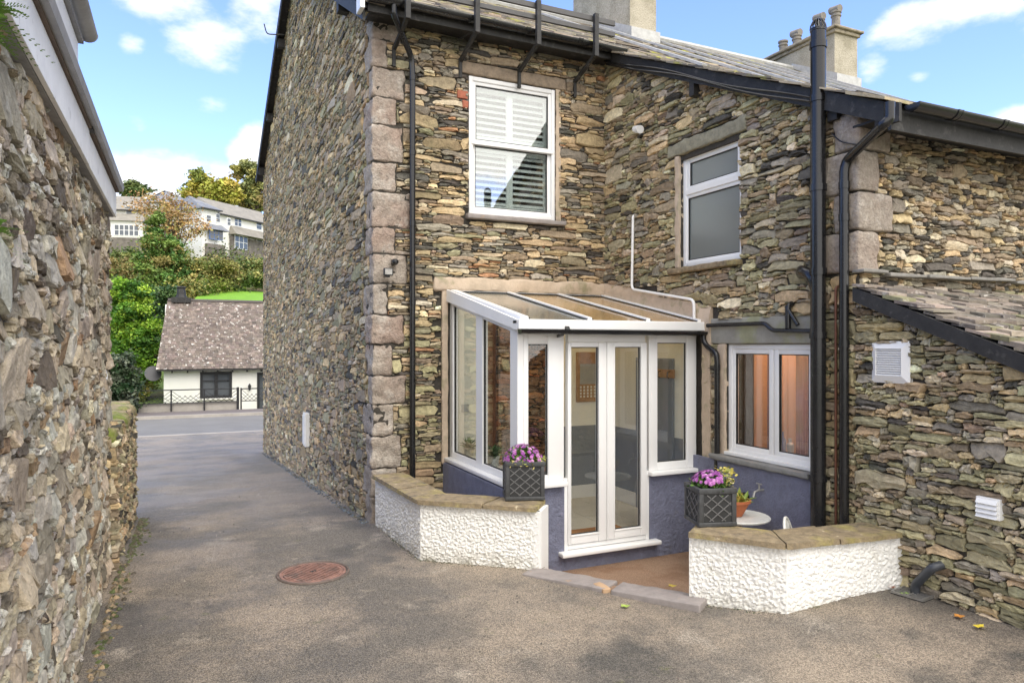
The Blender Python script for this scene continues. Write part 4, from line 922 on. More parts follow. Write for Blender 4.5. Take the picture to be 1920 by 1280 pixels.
# inside: tiled floor, plastered and grey painted walls, skirting, window board
mb = MB(); 
for i in range(6):
    for j in range(4):
        x = XL+.10+i*.42; y = 6.43+j*.46; mb.box((x, y, FL-.03), (min(x+.415, XS-.03), min(y+.455, YW-.03), FL), .002)
mb.build('floor', m_tile, porch); MB().box((XL+.1, YF_+.1, -.25), (XS-.03, YW-.03, FL-.032)).build('floor_slab', m_mortar, porch)
xi1 = fxp(0)
px_stone0, px_stone1 = 3.45, 4.56
mb = MB(f_rear); mb.box((XL+.0, .03, 0), (px_stone0, 2.66, .05)).box((px_stone1, 1.0, 0), (XS-.02, 2.66, .05)); mb.build('plaster', m_cream, porch)
mb = MB(f_side); mb.box((YF_+.10, 1.0, .001), (YW-.052, 2.3, .04)); slopebar(mb, YF_+.3, YW-.052, lambda y: 2.3, lambda y: CR(y)-.06, .001, .04); mb.build('plaster', m_cream, porch)
MB(f_rear).box((px_stone1, FL, 0), (XS-.02, 1.0, .052)).build('dado', m_grey, porch); MB(f_side).box((YF_+.10, FL, .001), (YW-.054, 1.0, .042)).build('dado', m_grey, porch)
MB(f_rear).box((px_stone1, FL, .052), (XS-.02, .20, .07), .004).box((px_stone1-.06, FL, 0), (px_stone1-.002, 2.4, .08)).build('skirting', m_white, porch)
MB(f_side).box((YF_+.10, FL, .042), (YW-.056, .20, .06), .004).build('skirting', m_white, porch)
mb = MB(); mb.rbox((px_stone0+.0, YW-.09, FL), (px_stone0+.16, YW-.0, 2.5), .01, .1, .004, 5, 1); mb.build('timber_post', M('dark_timber', (.15, .06, .03), .7, var=.3, vscale=6), porch)
pk = M('warm_stone', (0, 0, 0), .85, attr=True, var=.4, vscale=20, bump=.01, bscale=40)
pal_in = palette([((.26, .15, .09), .4), ((.19, .11, .07), .3), ((.12, .08, .06), .2), ((.33, .13, .07), .1)])
link('inner_stone', rubble(px_stone0+.16, px_stone1-.06, lambda x: 2.72, lambda x: 0.0, .04, f_rear, pal_in, seed=31, prot=(.02, .05), ratio=(2, 5)), pk, porch)
MB().box((XL+.06, YF_+.06, .70), (XL+.28, YW-.06, .725), .004).box((XL+.282, YF_+.062, .701), (xd0-.06, YF_+.26, .726), .004).build('window_board', m_white, porch)
# grey panelled door seen in the side wall
ydA, ydB = onX(1264, 0, XS-.05).y, onX(1226, 0, XS-.05).y
MB(f_side).box((ydA, FL, .043), (ydB+.35, 1.93, .075), .005).box((ydA+.06, 1.05, .076), (ydB+.28, 1.85, .082), .004).build('inner_door', m_grey, porch)
# things inside the porch
def thing1(name, label, cat, mb, mat, group=None, smooth=False):
    o = mb.build(name, mat, None, smooth=smooth); return tag(o, label, cat, group)
hr = MB(f_side); hy = onX(1249, 0, XS-.09).y; hr.box((hy-.16, 1.70, .083), (hy+.16, 1.80, .10), .004)
rk = empty('coat_rack', (XS-.09, hy, 1.75), 'small wooden coat rack with dark hooks on the grey inner door', 'coat rack'); hr.build('backboard', m_wood, rk)
for d in (-.09, .09): MB(f_side).tube([(hy+d, 1.78, .10), (hy+d, 1.77, .14), (hy+d, 1.71, .145), (hy+d, 1.70, .12)], .006, 6).build('hook', m_black, rk)
pa, pb = onY(1080, 660, YW-.06), onY(1126, 752, YW-.06)
mr_ = empty('wall_mirror', ((pa.x+pb.x)/2, YW-.06, pb.z), 'wooden framed mirror with fretwork panel hanging on the cream wall', 'mirror')
bars(f_rear, [(pa.x, pa.x+.05, pb.z, pa.z), (pb.x-.05+.1, pb.x+.1, pb.z, pa.z), (pa.x+.05, pb.x+.05, pa.z-.16, pa.z), (pa.x+.05, pb.x+.05, pb.z, pb.z+.05)], 'frame', mr_, .051, .085, m_wood, .006)
MB(f_rear).box((pa.x+.05, pb.z+.24, .055), (pb.x+.05, pa.z-.16, .06)).build('mirror_glass', glass('mirror_glass', tint=(.1, .1, .1), base=.5, opacity=.6, ocol=(.02, .02, .02)), mr_)
mb = MB(f_rear)
for i in range(6):
    for j in range(4):
        cx = pa.x+.07+i*.055; cz = pb.z+.075+j*.042
        mb.add([(cx+.02*math.cos(t)*(1 if k % 2 else .7), cz+.02*math.sin(t)*(1 if k % 2 else .7), .066) for k, t in enumerate(np.linspace(0, 2*math.pi, 9)[:-1])], [tuple(range(8))])
mb.build('fretwork', m_ctrl, mr_)
MB(f_rear).box((pa.x+.05, pb.z+.05, .052), (pb.x+.05, pb.z+.24, .058)).build('fret_backing', m_wood, mr_)
sk = onY(872, 765, YW-.06); thing1('wall_socket', 'white wall socket on the cream plaster behind the left side pane', 'socket', MB(f_rear).box((sk.x-.05, sk.z-.05, .051), (sk.x+.05, sk.z+.05, .062), .004), M('socket_grey', (.5, .52, .52), .4))
thing1('door_mat', 'brown coir door mat lying inside the glass doors', 'door mat', MB().box((lx[0][0]-.1, 6.47, FL+.003), (lx[1][1]-.1, 6.80, FL+.02), .006), m_mat)
def leafcloud(mb, c, n, L, w_, spread, up, cols, rg, droop=.3):
    for i in range(n):
        a = rg.uniform(0, 2*math.pi); e = rg.uniform(up[0], up[1]); d = Vector((math.cos(a)*math.cos(e), math.sin(a)*math.cos(e), math.sin(e))); l = L*rg.uniform(.7, 1.15)
        s_ = d.cross(Vector((0, 0, 1))).normalized()*w_*rg.uniform(.7, 1.2); b = Vector(c)+Vector((rg.uniform(-1, 1), rg.uniform(-1, 1), 0))*spread
        m_ = b+d*l*.5+Vector((0, 0, .02*droop)); t = b+d*l+Vector((0, 0, -l*droop*.4)); mb.col = jit(rg.choice(cols), .7, 1.3)
        mb.add([b, m_-s_, t, m_+s_], [(0, 1, 2, 3)])
def potplant(x, y, z, r, label, spiky=True, seed=1, pc=(.55, .57, .56)):
    e = empty('potted_succulent', (x, y, z), label, 'potted plant', 'succulents on the porch window board'); mb = MB(); mb.lathe((x, y, z), [(r*.75, 0), (r, r*1.5), (r*.9, r*1.5), (r*.85, r*1.3)], 16); mb.build('pot', M('pot_glaze', pc, .35), e, smooth=True)
    mb = MB(); leafcloud(mb, (x, y, z+r*1.4), 60, r*2.2, r*.22, r*.3, (.1, 1.4), [(.06, .14, .05), (.10, .20, .07), (.15, .25, .12)], random.Random(seed)); mb.build('leaves', m_leafm, e, recalc=False)
q1 = onX(879, 0, XL+.17).y; q2 = onX(925, 0, XL+.17).y
potplant(XL+.17, q1, .727, .07, 'spiky green succulent in a pale pot in the far side pane of the porch', seed=1, pc=(.6, .55, .45))
potplant(XL+.17, q2, .727, .075, 'spiky succulent in a grey pot in the nearer side pane of the porch', seed=2)
potplant(XL+.22, YF_+.22, .727, .055, 'small pale succulent at the corner post of the porch', seed=3)

# ------------------------------------------------------------------ kitchen behind the lower window (lit warm room)
kb = MB(); kx = XS+2.2
room = MB(f_side); room.box((4.2, .3, -2.3), (6.4, 2.5, -2.35)).box((6.05, .3, -.39), (6.10, 2.5, -2.3)).box((4.32, .3, -.39), (4.37, 2.5, -2.3)).box((4.2, 2.5, -.39), (6.4, 2.55, -2.3)).box((4.2, .3, -.39), (6.4, .35, -2.3))
room.build('kitchen_wall', M('kitchen_paint', (.62, .42, .30), .8), house)
tl = MB(f_side)
for i in range(9):
    for j in range(9):
        a = 5.0+(.17 if j % 2 else 0)+i*.0; 
for j in range(12):
    for i in range(5):
        z = .98+j*.10; n = -.45-i*.30-(.15 if j % 2 else 0); tl.box((4.372, z, n), (4.386, z+.094, n-.29), .003)
for j in range(12):
    for i in range(6):
        z = .98+j*.10; a = 4.4+i*.30+(.15 if j % 2 else 0); tl.box((a, z, -2.285), (min(a+.294, 6.04), z+.094, -2.298), .003)
tl.build('wall_tile', M('warm_tile', (.52, .34, .24), .3), house)
MB(f_side).box((4.39, .90, -.45), (5.35, .94, -2.28)).build('worktop', m_wood, house)
MB(f_side).box((4.40, .5, -.5), (5.3, .9, -2.28)).build('cupboard', m_grey, house)
def waver(name, a0, a1, mat):
    mb = MB(f_side); n = 40; V = []
    for i in range(n+1):
        a = lerp(a0, a1, i/n); V += [(a, .98, -.26+.018*math.sin(i*1.35)), (a, 2.06, -.26+.014*math.sin(i*1.35+.3))]
    mb.add(V, [(2*i, 2*i+2, 2*i+3, 2*i+1) for i in range(n)]); mb.build(name, mat, w3, smooth=True)
m_curt = glass('net_curtain', tint=(.95, .93, .95), base=.02, rough=.6, opacity=.4, ocol=(.5, .46, .55))
waver('net_curtain', 5.02, 5.20, m_curt); waver('net_curtain', 5.42, 5.58, m_curt)
for (yy, zz, hh, c_) in ((5.66, .94, .22, (.25, .28, .45)), (5.55, .94, .16, (.6, .55, .5)), (4.95, .945, .12, (.05, .05, .06)), (5.1, .945, .2, (.1, .12, .2))):
    mb = MB(); mb.lathe((XS+.55, yy, zz), [(.035, 0), (.04, hh*.6), (.018, hh*.75), (.018, hh), (.01, hh)], 12)
    lab = {5.66: 'blue bottle in the left pane of the kitchen window', 5.55: 'pale jar beside the blue bottle behind the kitchen window', 4.95: 'short black pot in the right pane of the kitchen window', 5.1: 'dark blue bottle near the middle of the kitchen window'}[yy]
    thing1('kitchen_bottle', lab, 'bottle', mb, M('bottle_glaze', c_, .3), 'bottles behind the kitchen window', True)
lamp = empty('ceiling_lamp', (XS+1.0, 5.3, 2.45), 'warm round ceiling lamp lit inside the kitchen', 'lamp')
me_ = bpy.data.materials.new('lamp_glow'); me_.use_nodes = True; b_ = me_.node_tree.nodes['Principled BSDF']; b_.inputs['Emission Color'].default_value = (1, .62, .38, 1); b_.inputs['Emission Strength'].default_value = 22
mb = MB(); mb.lathe((XS+1.0, 5.3, 2.36), [(.05, 0), (.13, .03), (.14, .08), (.12, .12)], 20); mb.build('lamp_shade', me_, lamp, smooth=True)

# ------------------------------------------------------------------ garden walls with flag copings, patio, threshold
def line_off(pts, d):     # offset an open polyline to its left by d
    P = [Vector((p[0], p[1])) for p in pts]; out = []
    for i, p in enumerate(P):
        ns = []
        if i > 0: t = (p-P[i-1]).normalized(); ns.append(Vector((-t.y, t.x)))
        if i < len(P)-1: t = (P[i+1]-p).normalized(); ns.append(Vector((-t.y, t.x)))
        n = sum(ns, Vector((0, 0))); n.normalize(); out.append(p+n*(d/max(.3, n.dot(ns[0]))))
    return [tuple(o) for o in out]
ZC = .545
def garden_wall(label, pts, th, cuts, seed, endwhite=None):
    root = empty('garden_wall', (pts[0][0], pts[0][1], 0), label, 'wall', 'white roughcast garden walls')
    inn = line_off(pts, th); mb = MB()
    for i in range(len(pts)-1):
        a, b = pts[i], pts[i+1]; g = lambda t, a=a, b=b: gz(lerp(a[0], b[0], t), lerp(a[1], b[1], t))-.08
        roughcast(mb, a, b, g, ZC, .05, .0095, seg=.008, sc_=42, seed=seed+i*0, nrm=1)
        mb.hexa([(a[0], a[1], -.35), (b[0], b[1], -.35), (inn[i+1][0], inn[i+1][1], -.35), (inn[i][0], inn[i][1], -.35), (a[0]*.9+inn[i][0]*.1, a[1]*.9+inn[i][1]*.1, ZC-.002), (b[0]*.9+inn[i+1][0]*.1, b[1]*.9+inn[i+1][1]*.1, ZC-.002), (inn[i+1][0], inn[i+1][1], ZC-.002), (inn[i][0], inn[i][1], ZC-.002)])
        roughcast(mb, inn[i+1], inn[i], -.3, ZC, .03, .010, seg=.03, sc_=17, seed=seed+3, nrm=1)
    mb.build('wall', m_wrend, root, smooth=True, recalc=False)
    if endwhite:
        e = MB(); a, b = Vector(pts[endwhite]), Vector(inn[endwhite]); q = Vector(pts[endwhite-1] if endwhite > 0 else pts[1]); d = (a-q).normalized()*.02
        e.hexa([(*(a-d*3), -.2), (*(a+d), -.2), (*(b+d), -.2), (*(b-d*3), -.2), (*(a-d*3), ZC-.001), (*(a+d), ZC-.001), (*(b+d), ZC-.001), (*(b-d*3), ZC-.001)]); e.build('wall_end', M('smooth_white', (.84, .84, .82), .6), root)
    out = line_off(pts, -.045); inn2 = line_off(pts, th+.04)
    def along(P, t):   # t in segments
        i = min(int(t), len(P)-2); f = t-i; return Vector((lerp(P[i][0], P[i+1][0], f), lerp(P[i][1], P[i+1][1], f), 0))
    rg = random.Random(seed)
    for t0, t1 in zip(cuts, cuts[1:]):
        g = .007; n = max(4, int((along(out, t1)-along(out, t0)).length/.05)); m_ = 6; V = []; z = ZC+rg.uniform(0, .006); hgt = .045+rg.uniform(-.004, .006)
        for i in range(n+1):
            t = lerp(t0+g, t1-g, i/n)
            for lev in (0, 1):
                for j in range(m_+1):
                    p = along(out, t).lerp(along(inn2, t), j/m_)
                    if j in (0, m_): p += (along(out, t)-along(inn2, t)).normalized()*(1 if j == 0 else -1)*(.010*noise.noise(p*9+Vector((0, 0, seed)))+(-.006 if lev else 0))
                    V.append((p.x, p.y, z+lev*hgt+(.005*noise.noise(p*7) if lev else 0)-(.006 if lev and (j in (0, m_) or i in (0, n)) else 0)))
        R_ = 2*(m_+1); F = []
        for i in range(n):
            for j in range(m_): F.append((i*R_+m_+1+j, (i+1)*R_+m_+1+j, (i+1)*R_+m_+2+j, i*R_+m_+2+j)); F.append((i*R_+j, i*R_+j+1, (i+1)*R_+j+1, (i+1)*R_+j))
            for j in (0, m_): F.append((i*R_+j, (i+1)*R_+j, (i+1)*R_+m_+1+j, i*R_+m_+1+j))
        for i in (0, n):
            for j in range(m_): F.append((i*R_+j, i*R_+j+1, i*R_+m_+2+j, i*R_+m_+1+j))
        mb = MB(); mb.add(V, F); mb.build('coping_slab', m_cope, root, smooth=True)
    return root
wl = [(2.03, 8.12), (2.10, 6.62), (3.0, 5.84)]
rA = onZ(1292, 1005, ZC); rB = onZ(1475, 1028, ZC); rC = onX(1694, 0, XS-.0)
wr = [(rA.x, rA.y), (rB.x, rB.y), (XS-.01, rC.y)]
garden_wall('angled white roughcast wall with mossy coping at the foot of the downpipe', wl, .30, [0, .32, .62, 1.0, 1.55, 1.99], 3, endwhite=2)
garden_wall('angled white roughcast wall with brown coping beside the outhouse', wr, .30, [0.0, .98, 1.42, 1.97], 13)
TA, TB = onZ(978, 1078, .0), onZ(1312, 1140, .04)
td = (TB-TA).normalized(); tn = Vector((-td.y, td.x, 0)); P_ = []
#, (2.25, 6.7), (3.0, 5.95), (TX, TY), (4.2, 4.95), (4.6, 4.2), (5.32, 4.3), (5.32, 8.3)]
sh = []
n_ = len(P_); pzf = lambda x, y: lerp(.02, PZ0+.06, sstep(5.45, 6.25, y+.45*(x-3.7)))
V = []; F = []; gx = np.arange(2.05, 5.36, .1); gy = np.arange(4.2, 8.4, .1)
def inside(x, y, P):
    c = False
    for i in range(len(P)):
        (x1, y1), (x2, y2) = P[i], P[i-1]
        if (y1 > y) != (y2 > y) and x < (x2-x1)*(y-y1)/(y2-y1)+x1: c = not c
    return c
PZp = -.215
mbp = MB(); 
def tdist(x, y): return (Vector((x, y, 0))-Vector((TA.x, TA.y, 0))).dot(tn)
def patz(x, y): return lerp(.025, PZp, sstep(.15, .75, tdist(x, y)))
Vp = []; Fp = []; gx = np.arange(2.1, 5.36, .08); gy = np.arange(4.2, 8.4, .08)
for y in gy:
    for x in gx: Vp.append((x, y, patz(x, y)-.01))
for j in range(len(gy)-1):
    for i in range(len(gx)-1):
        if tdist(gx[i], gy[j]) > .02 and (tdist(gx[i], gy[j]) > .3 or .12 < (Vector((gx[i], gy[j], 0))-Vector((TA.x, TA.y, 0))).dot(td) < (TB-TA).length-.15): k = j*len(gx)+i; Fp.append((k, k+1, k+1+len(gx), k+len(gx)))
mbp.add(Vp, Fp); tag(mbp.build('patio', m_patio, smooth=True), kind='structure')
# the driveway sheet stops at the patio: drop driveway vertices lying inside it
dr = bpy.data.objects['driveway'].data
sl0 = Vector((wl[2][0]-.08, wl[2][1]-.05)); 
import bmesh
ti = [TA+tn*.14, TB+tn*.14]
inA, inB = line_off(wl, .15), line_off(wr, .15)
CUT = [inA[0], inA[1], inA[2], (ti[0].x+.05, ti[0].y), (ti[1].x-.05, ti[1].y), inB[0], inB[1], inB[2], (XS+.1, YF_), (XS+.1, YW+.1), (XG-.0, YW+.1)]
bm = bmesh.new(); bm.from_mesh(dr)
bmesh.ops.delete(bm, geom=[f for f in bm.faces if inside(f.calc_center_median().x, f.calc_center_median().y, CUT)], context='FACES'); bm.to_mesh(dr); bm.free()
def flag(a, b, wd, z0, z1, name, label, seed, cat='stone slab'):
    a = Vector((a.x, a.y, 0)); b = Vector((b.x, b.y, 0)); d = (b-a).normalized(); n = Vector((-d.y, d.x, 0)); Ln = (b-a).length
    o = empty(name, tuple(a), label, cat, 'grey flagstones across the patio entrance', rz=math.atan2(d.y, d.x)); LOCAL.add(o.name)
    mb = MB(); mb.rbox((0, 0, z0-.12), (Ln, wd, z0), .012, .05, .008, 9, seed)
    me_ = mb.build('slab_face', m_flag, o, smooth=True)
    for v in me_.data.vertices: v.co.z += (z1-z0)*v.co.x/Ln
tm = TA.lerp(TB, .52)
flag(TA, TA.lerp(TB, .505), .25, .018, .035, 'threshold_slab', 'long grey flagstone at the foot of the smooth white wall end', 1)
flag(TA.lerp(TB, .535), TB, .25, .036, .065, 'threshold_slab', 'grey flagstone on the planter side of the patio entrance', 2)
mb = MB(); c_ = TA.lerp(TB, .52); mb.rbox((c_.x-.03, c_.y+.02, -.05), (c_.x+.05, c_.y+.2, .036), .012, .04, .012, 9, 4); thing1('filler_stone', 'small tan broken stone wedged between the two grey flagstones', 'stone', mb, M('tan_stone', (.45, .30, .18), .8, var=.2), smooth=True)

# manhole cover
mh = onZ(587, 1074, 0); cov = empty('manhole_cover', (mh.x, mh.y, gz(mh.x, mh.y)), 'round rusty manhole cover set in the tarmac', 'manhole cover', rz=.5)
LOCAL.add(cov.name); mb = MB(); mb.lathe((0, 0, 0), [(.295, -.05), (.295, .010), (.275, .012), (.272, .004), (.265, .004), (.262, .013), (.01, .013)], 48)
for k in range(-8, 9):
    x = k*.03; h_ = math.sqrt(max(.0, .245**2-x*x)); mb.box((x-.006, -h_, .010), (x+.006, h_, .019))
mb.build('cover_plate', m_rust, cov)
mb = MB(); P_ = [(.315*math.cos(t), .315*math.sin(t), .006) for t in np.linspace(0, 2*math.pi, 60)]; mb.tube(P_, .012, 6, caps=False); mb.build('cover_frame', M('frame_iron', (.13, .10, .085), .8, var=.4, vscale=20), cov)
MB().box((-.03, -.012, .012), (.03, .012, .021)).build('key_hole', m_dark, cov)

# ------------------------------------------------------------------ planters, flowers, patio furniture
def planter(px, py, ang, label, s_=.36, h_=.37):
    c = onZ(px, py, ZC+.052); o = empty('planter', (c.x, c.y, ZC+.052), label, 'planter', 'square faux-lead planters on the wall ends', rz=ang); LOCAL.add(o.name)
    h2 = s_/2; mb = MB()
    for a, b in (((-h2, -h2), (h2, -h2+.025)), ((-h2, h2-.025), (h2, h2)), ((-h2, -h2+.025), (-h2+.025, h2-.025)), ((h2-.025, -h2+.025), (h2, h2-.025))): mb.box((*a, 0), (*b, h_-.012))
    mb.box((-h2+.02, -h2+.02, .0), (h2-.02, h2-.02, .02)); mb.build('box', m_lead, o)
    mb = MB(); e = .010
    for sx in (-1, 1):
        for sy in (-1, 1): mb.box((sx*h2-.016*(1 if sx > 0 else -1)-.016 if 0 else (h2-.03 if sx > 0 else -h2-e), (h2-.03 if sy > 0 else -h2-e), 0), ((h2+e if sx > 0 else -h2+.03), (h2+e if sy > 0 else -h2+.03), h_-.03), .004)
    for z0, z1 in ((.0, .035), (h_-.045, h_)):
        w_ = h2+e+.003
        mb.box((-w_, -w_, z0), (w_, -h2+.02, z1), .005).box((-w_, h2-.02, z0), (w_, w_, z1), .005).box((-w_, -h2+.02, z0+.001), (-h2+.02, h2-.02, z1-.001), .005).box((h2-.02, -h2+.02, z0+.001), (w_, h2-.02, z1-.001), .005)
    mb.build('rim', M('lead_rim', (.05, .052, .054), .45, var=.4, vscale=25), o, smooth=True)
    mb = MB(); iz0, iz1 = .045, h_-.055; ia = h2-.035
    for f in (lambda a, z, n: (a, -h2-n, z), lambda a, z, n: (a, h2+n, z), lambda a, z, n: (-h2-n, a, z), lambda a, z, n: (h2+n, a, z)):
        mb.map = f; sp_ = .105; H_ = iz1-iz0; W_ = 2*ia; sl_ = .8
        for sg in (1, -1):
            k = -H_/sl_
            while k < W_:
                pts = []
                xa, xb = k, k+H_/sl_; za, zb = 0., H_
                if xa < 0: za = -xa*sl_; xa = 0
                if xb > W_: zb = H_-(xb-W_)*sl_; xb = W_
                if xb-xa > .015:
                    A1 = (-ia+xa, za+iz0), (-ia+xb, zb+iz0)
                    if sg < 0: A1 = (-A1[0][0], A1[0][1]), (-A1[1][0], A1[1][1])
                    mb.bar((A1[0][0], A1[0][1], .004), (A1[1][0], A1[1][1], .004), .008, .005, up=(0, 0, 1))
                k += sp_
    mb.map = None; mb.build('lattice', m_lead2, o)
    MB().box((-h2+.026, -h2+.026, .02), (h2-.026, h2-.026, h_-.05)).build('compost', m_soil, o)
    return o, c, ang
def chrysanthemum(o, c, ang, label, seed, half=False, R_=.19, h_=.33):
    rg = random.Random(seed); z0 = ZC+.052+h_
    root = empty('chrysanthemum', (c.x, c.y, z0), label, 'flowers', 'flowering plants in the planters', rz=ang); LOCAL.add(root.name)
    mb = MB()
    for i in range(520):
        a = rg.uniform(0, 2*math.pi); e = rg.uniform(0, 1.5); r = R_*rg.uniform(.55, 1.0); p = Vector((math.cos(a)*math.cos(e)*r, math.sin(a)*math.cos(e)*r, math.sin(e)*r*.85-.01))
        d = Vector((rg.uniform(-1, 1), rg.uniform(-1, 1), rg.uniform(-.2, 1))).normalized(); s_ = d.cross(Vector((rg.uniform(-1, 1), rg.uniform(-1, 1), .3))).normalized()*.011; l = rg.uniform(.025, .05)
        mb.col = jit(rg.choice([(.05, .12, .02), (.09, .18, .03), (.16, .24, .05)]), .6, 1.3); mb.add([p, p+d*l*.5-s_, p+d*l, p+d*l*.5+s_], [(0, 1, 2, 3)])
    mb.build('foliage', m_leafm, root, recalc=False)
    mb = MB()
    for i in range(130):
        a = rg.uniform(0, 2*math.pi); e = math.asin(rg.uniform(.18 if not half else .45, 1)); 
        n = Vector((math.cos(a)*math.cos(e), math.sin(a)*math.cos(e), math.sin(e))); p = Vector((n.x*R_*1.04, n.y*R_*1.04, n.z*R_*.95))
        if half and n.x > .55: continue
        u = n.cross(Vector((0, 0, 1))); u = u.normalized() if u.length > .01 else Vector((1, 0, 0)); v = n.cross(u); rr_ = rg.uniform(.013, .024); base = rg.choice([(.42, .13, .42), (.55, .22, .52), (.62, .34, .58), (.34, .09, .36)])
        for ring_, (r0, lift_, m_) in enumerate(((rr_, .0, 10), (rr_*.6, .006, 7))):
            for k in range(m_):
                t = 2*math.pi*(k+.5*ring_)/m_; dd = u*math.cos(t)+v*math.sin(t); ss_ = (u*-math.sin(t)+v*math.cos(t))*rr_*.26
                mb.col = jit(base, .75, 1.25); mb.add([p+n*lift_, p+dd*r0*.6-ss_+n*(lift_+.003), p+dd*r0+n*(lift_-.001), p+dd*r0*.6+ss_+n*(lift_+.003)], [(0, 1, 2, 3)])
    mb.build('flower_heads', m_leafm, root, recalc=False)
    mb = MB()
    for i in range(150):
        a = rg.uniform(-.6, .9); r = R_*rg.uniform(.75, 1.25); z = rg.uniform(-.02, .06 if not half else .17); p = Vector((math.cos(a)*r*.85+.02, math.sin(a)*r, z)) if half or rg.random() < .5 else Vector((rg.uniform(-.15, .17), -.15-rg.uniform(0, .04), z*.7))
        d = Vector((rg.uniform(-1, 1), rg.uniform(-1, 1), rg.uniform(-.3, .8))).normalized(); s_ = d.cross(Vector((rg.uniform(-1, 1), rg.uniform(-1, 1), .5))).normalized()*.013; l = rg.uniform(.02, .04)
        mb.col = jit(rg.choice([(.50, .42, .08), (.30, .34, .08), (.62, .55, .22)]), .7, 1.2); mb.add([p, p+d*l*.5-s_, p+d*l, p+d*l*.5+s_], [(0, 1, 2, 3)])
    mb.build('trailing_foliage', m_leafm, root, recalc=False)
pl = planter(981, 930, R(-20), 'dark lattice planter standing on the left wall beside the glass doors')
pr_ = planter(1331, 978, R(-17), 'dark lattice planter standing on the right wall in front of the bistro table', .305, .315)
chrysanthemum(*pl, 'dome of mauve chrysanthemums in the planter left of the doors', 4)
chrysanthemum(*pr_, 'mauve chrysanthemums with yellow flowers at one side in the planter right of the doors', 7, half=True, R_=.165, h_=.275)
# bistro set
tc_ = onX(1385, 975, 4.83); tb = empty('bistro_table', (tc_.x, tc_.y, PZp), 'round white cast iron bistro table behind the right planter', 'table'); LOCAL.add(tb.name)
zt = .455-PZp
mb = MB(); mb.lathe((0, 0, 0), [(.05, zt-.03), (.27, zt-.012), (.285, zt-.02), (.292, zt-.006), (.285, zt+.004), (.27, zt), (.01, zt)], 40); mb.build('table_top', m_iron, tb, smooth=True)
mb = MB(); mb.lathe((0, 0, 0), [(.05, .22), (.022, .26), (.03, .4), (.018, .5), (.05, zt-.03)], 14); mb.build('column', m_iron, tb, smooth=True)
for k in range(3):
    a = k*2.094+.4; d = Vector((math.cos(a), math.sin(a), 0)); mb = MB(); mb.tube(arc([Vector((0, 0, .26)), d*.09+Vector((0, 0, .27)), d*.18+Vector((0, 0, .06)), d*.27+Vector((0, 0, .012))]), [.018]*12, 8); mb.build('leg', m_iron, tb, smooth=True)
def chair(x, y, ang, label):
    c = empty('patio_chair', (x, y, PZp), label, 'chair', 'white ornate patio chairs', rz=ang); LOCAL.add(c.name)
    mb = MB(); mb.lathe((0, 0, .43), [(.19, 0), (.20, .006), (.19, .014), (.01, .012)], 26); mb.build('seat', m_iron, c, smooth=True)
    for sx in (-1, 1):
        for sy in (-1, 1):
            mb = MB(); mb.tube(arc([(sx*.13, sy*.13, .43), (sx*.15, sy*.15, .3), (sx*.14, sy*.14, .14), (sx*.20, sy*.20, .012)]), [.012]*12, 7); mb.build('leg', m_iron, c, smooth=True)
    mb = MB(); P = [(-.18, .17, .43)]+[(-.19*math.cos(t), .19+.05*math.sin(t), .62+.24*math.sin(t)) for t in np.linspace(0, math.pi, 13)]+[(.18, .17, .43)]
    mb.tube(P, .012, 7)
    rg = random.Random(1)
    for i in range(-4, 5):
        x_ = i*.037; h_ = .60+.24*math.sqrt(max(0, 1-(x_/.19)**2)); Q = [(x_+.014*math.sin(k*1.7+i), .18+.05*(k/6), lerp(.44, h_, k/6)) for k in range(7)]; mb.tube(Q, .006, 5)
    for z in (.52, .6, .68, .76):
        w_ = .17*math.sqrt(max(0, 1-(max(0, z-.62)/.24)**2)); mb.tube([(-w_, .19+.05*(z-.43)/.4, z), (0, .2+.05*(z-.43)/.4, z+.02), (w_, .19+.05*(z-.43)/.4, z)], .006, 5)
    mb.build('backrest', m_iron, c, smooth=True)
ch_ = onX(1376, 925, 5.02); chair(5.0, tc_.y+.36, R(-8), 'white patio chair behind the terracotta bowl, only its rounded back showing')
cq = onX(1530, 0, 4.72); chair(4.72, cq.y+.0, R(36), 'white patio chair leaning its back close to the black flue pipe')
# terracotta bowl
bc = onX(1384, 968, 4.80); bz = .46
bw = empty('terracotta_bowl', (bc.x, bc.y, bz), 'terracotta bowl with a small yellow-green plant on the bistro table', 'plant pot'); bw.location = (tc_.x-.03, tc_.y+.02, bz); LOCAL.add(bw.name)
mb = MB(); mb.lathe((0, 0, 0), [(.07, 0), (.135, .125), (.15, .13), (.15, .155), (.135, .155), (.125, .13), (.01, .12)], 28); mb.build('bowl', m_terra, bw, smooth=True)
mb = MB(); leafcloud(mb, (0, 0, .13), 90, .13, .018, .09, (.1, 1.4), [(.18, .26, .04), (.3, .36, .06), (.45, .35, .08)], random.Random(9)); mb.build('leaves', m_leafm, bw, recalc=False)

# ------------------------------------------------------------------ stone building along the left of the lane
barn = empty('stone_barn', (-.63, 5, 0), 'close grey rubble stone building on the left under a white fascia and gutter', 'building')
XB = -.63; YB = onX(207, 0, XB).y; ZB = 3.30
f_lft = lambda a, z, n: (XB+n-.03+.05*np.maximum(0, (1.4-z))*.35, a, z)
stones('wall', barn, m_stone_big, 1.6, YB, lambda y: ZB+.03, lambda y: -.1, .048, f_lft, pal_left, seed=41, prot=(.018, .045), ratio=(2, 6), K=16, wmax=.38, tilt=.24, hsig=.6, jit=.12, gap=.004, relief=.6)
MB().box((XB-.5, 1.2, -.4), (XB-.03, YB-.02, ZB+.1)).box((XB-4, YB-.45, -.4), (XB-.5, YB-.02, ZB+.1)).build('wall_core', m_mortar, barn)
stones('end_wall', barn, m_stone, -4, XB-.0, lambda x: ZB, lambda x: -.2, .055, lambda a, z, n: (a, YB-.03+n, z), pal_left, seed=42, prot=(.015, .05))
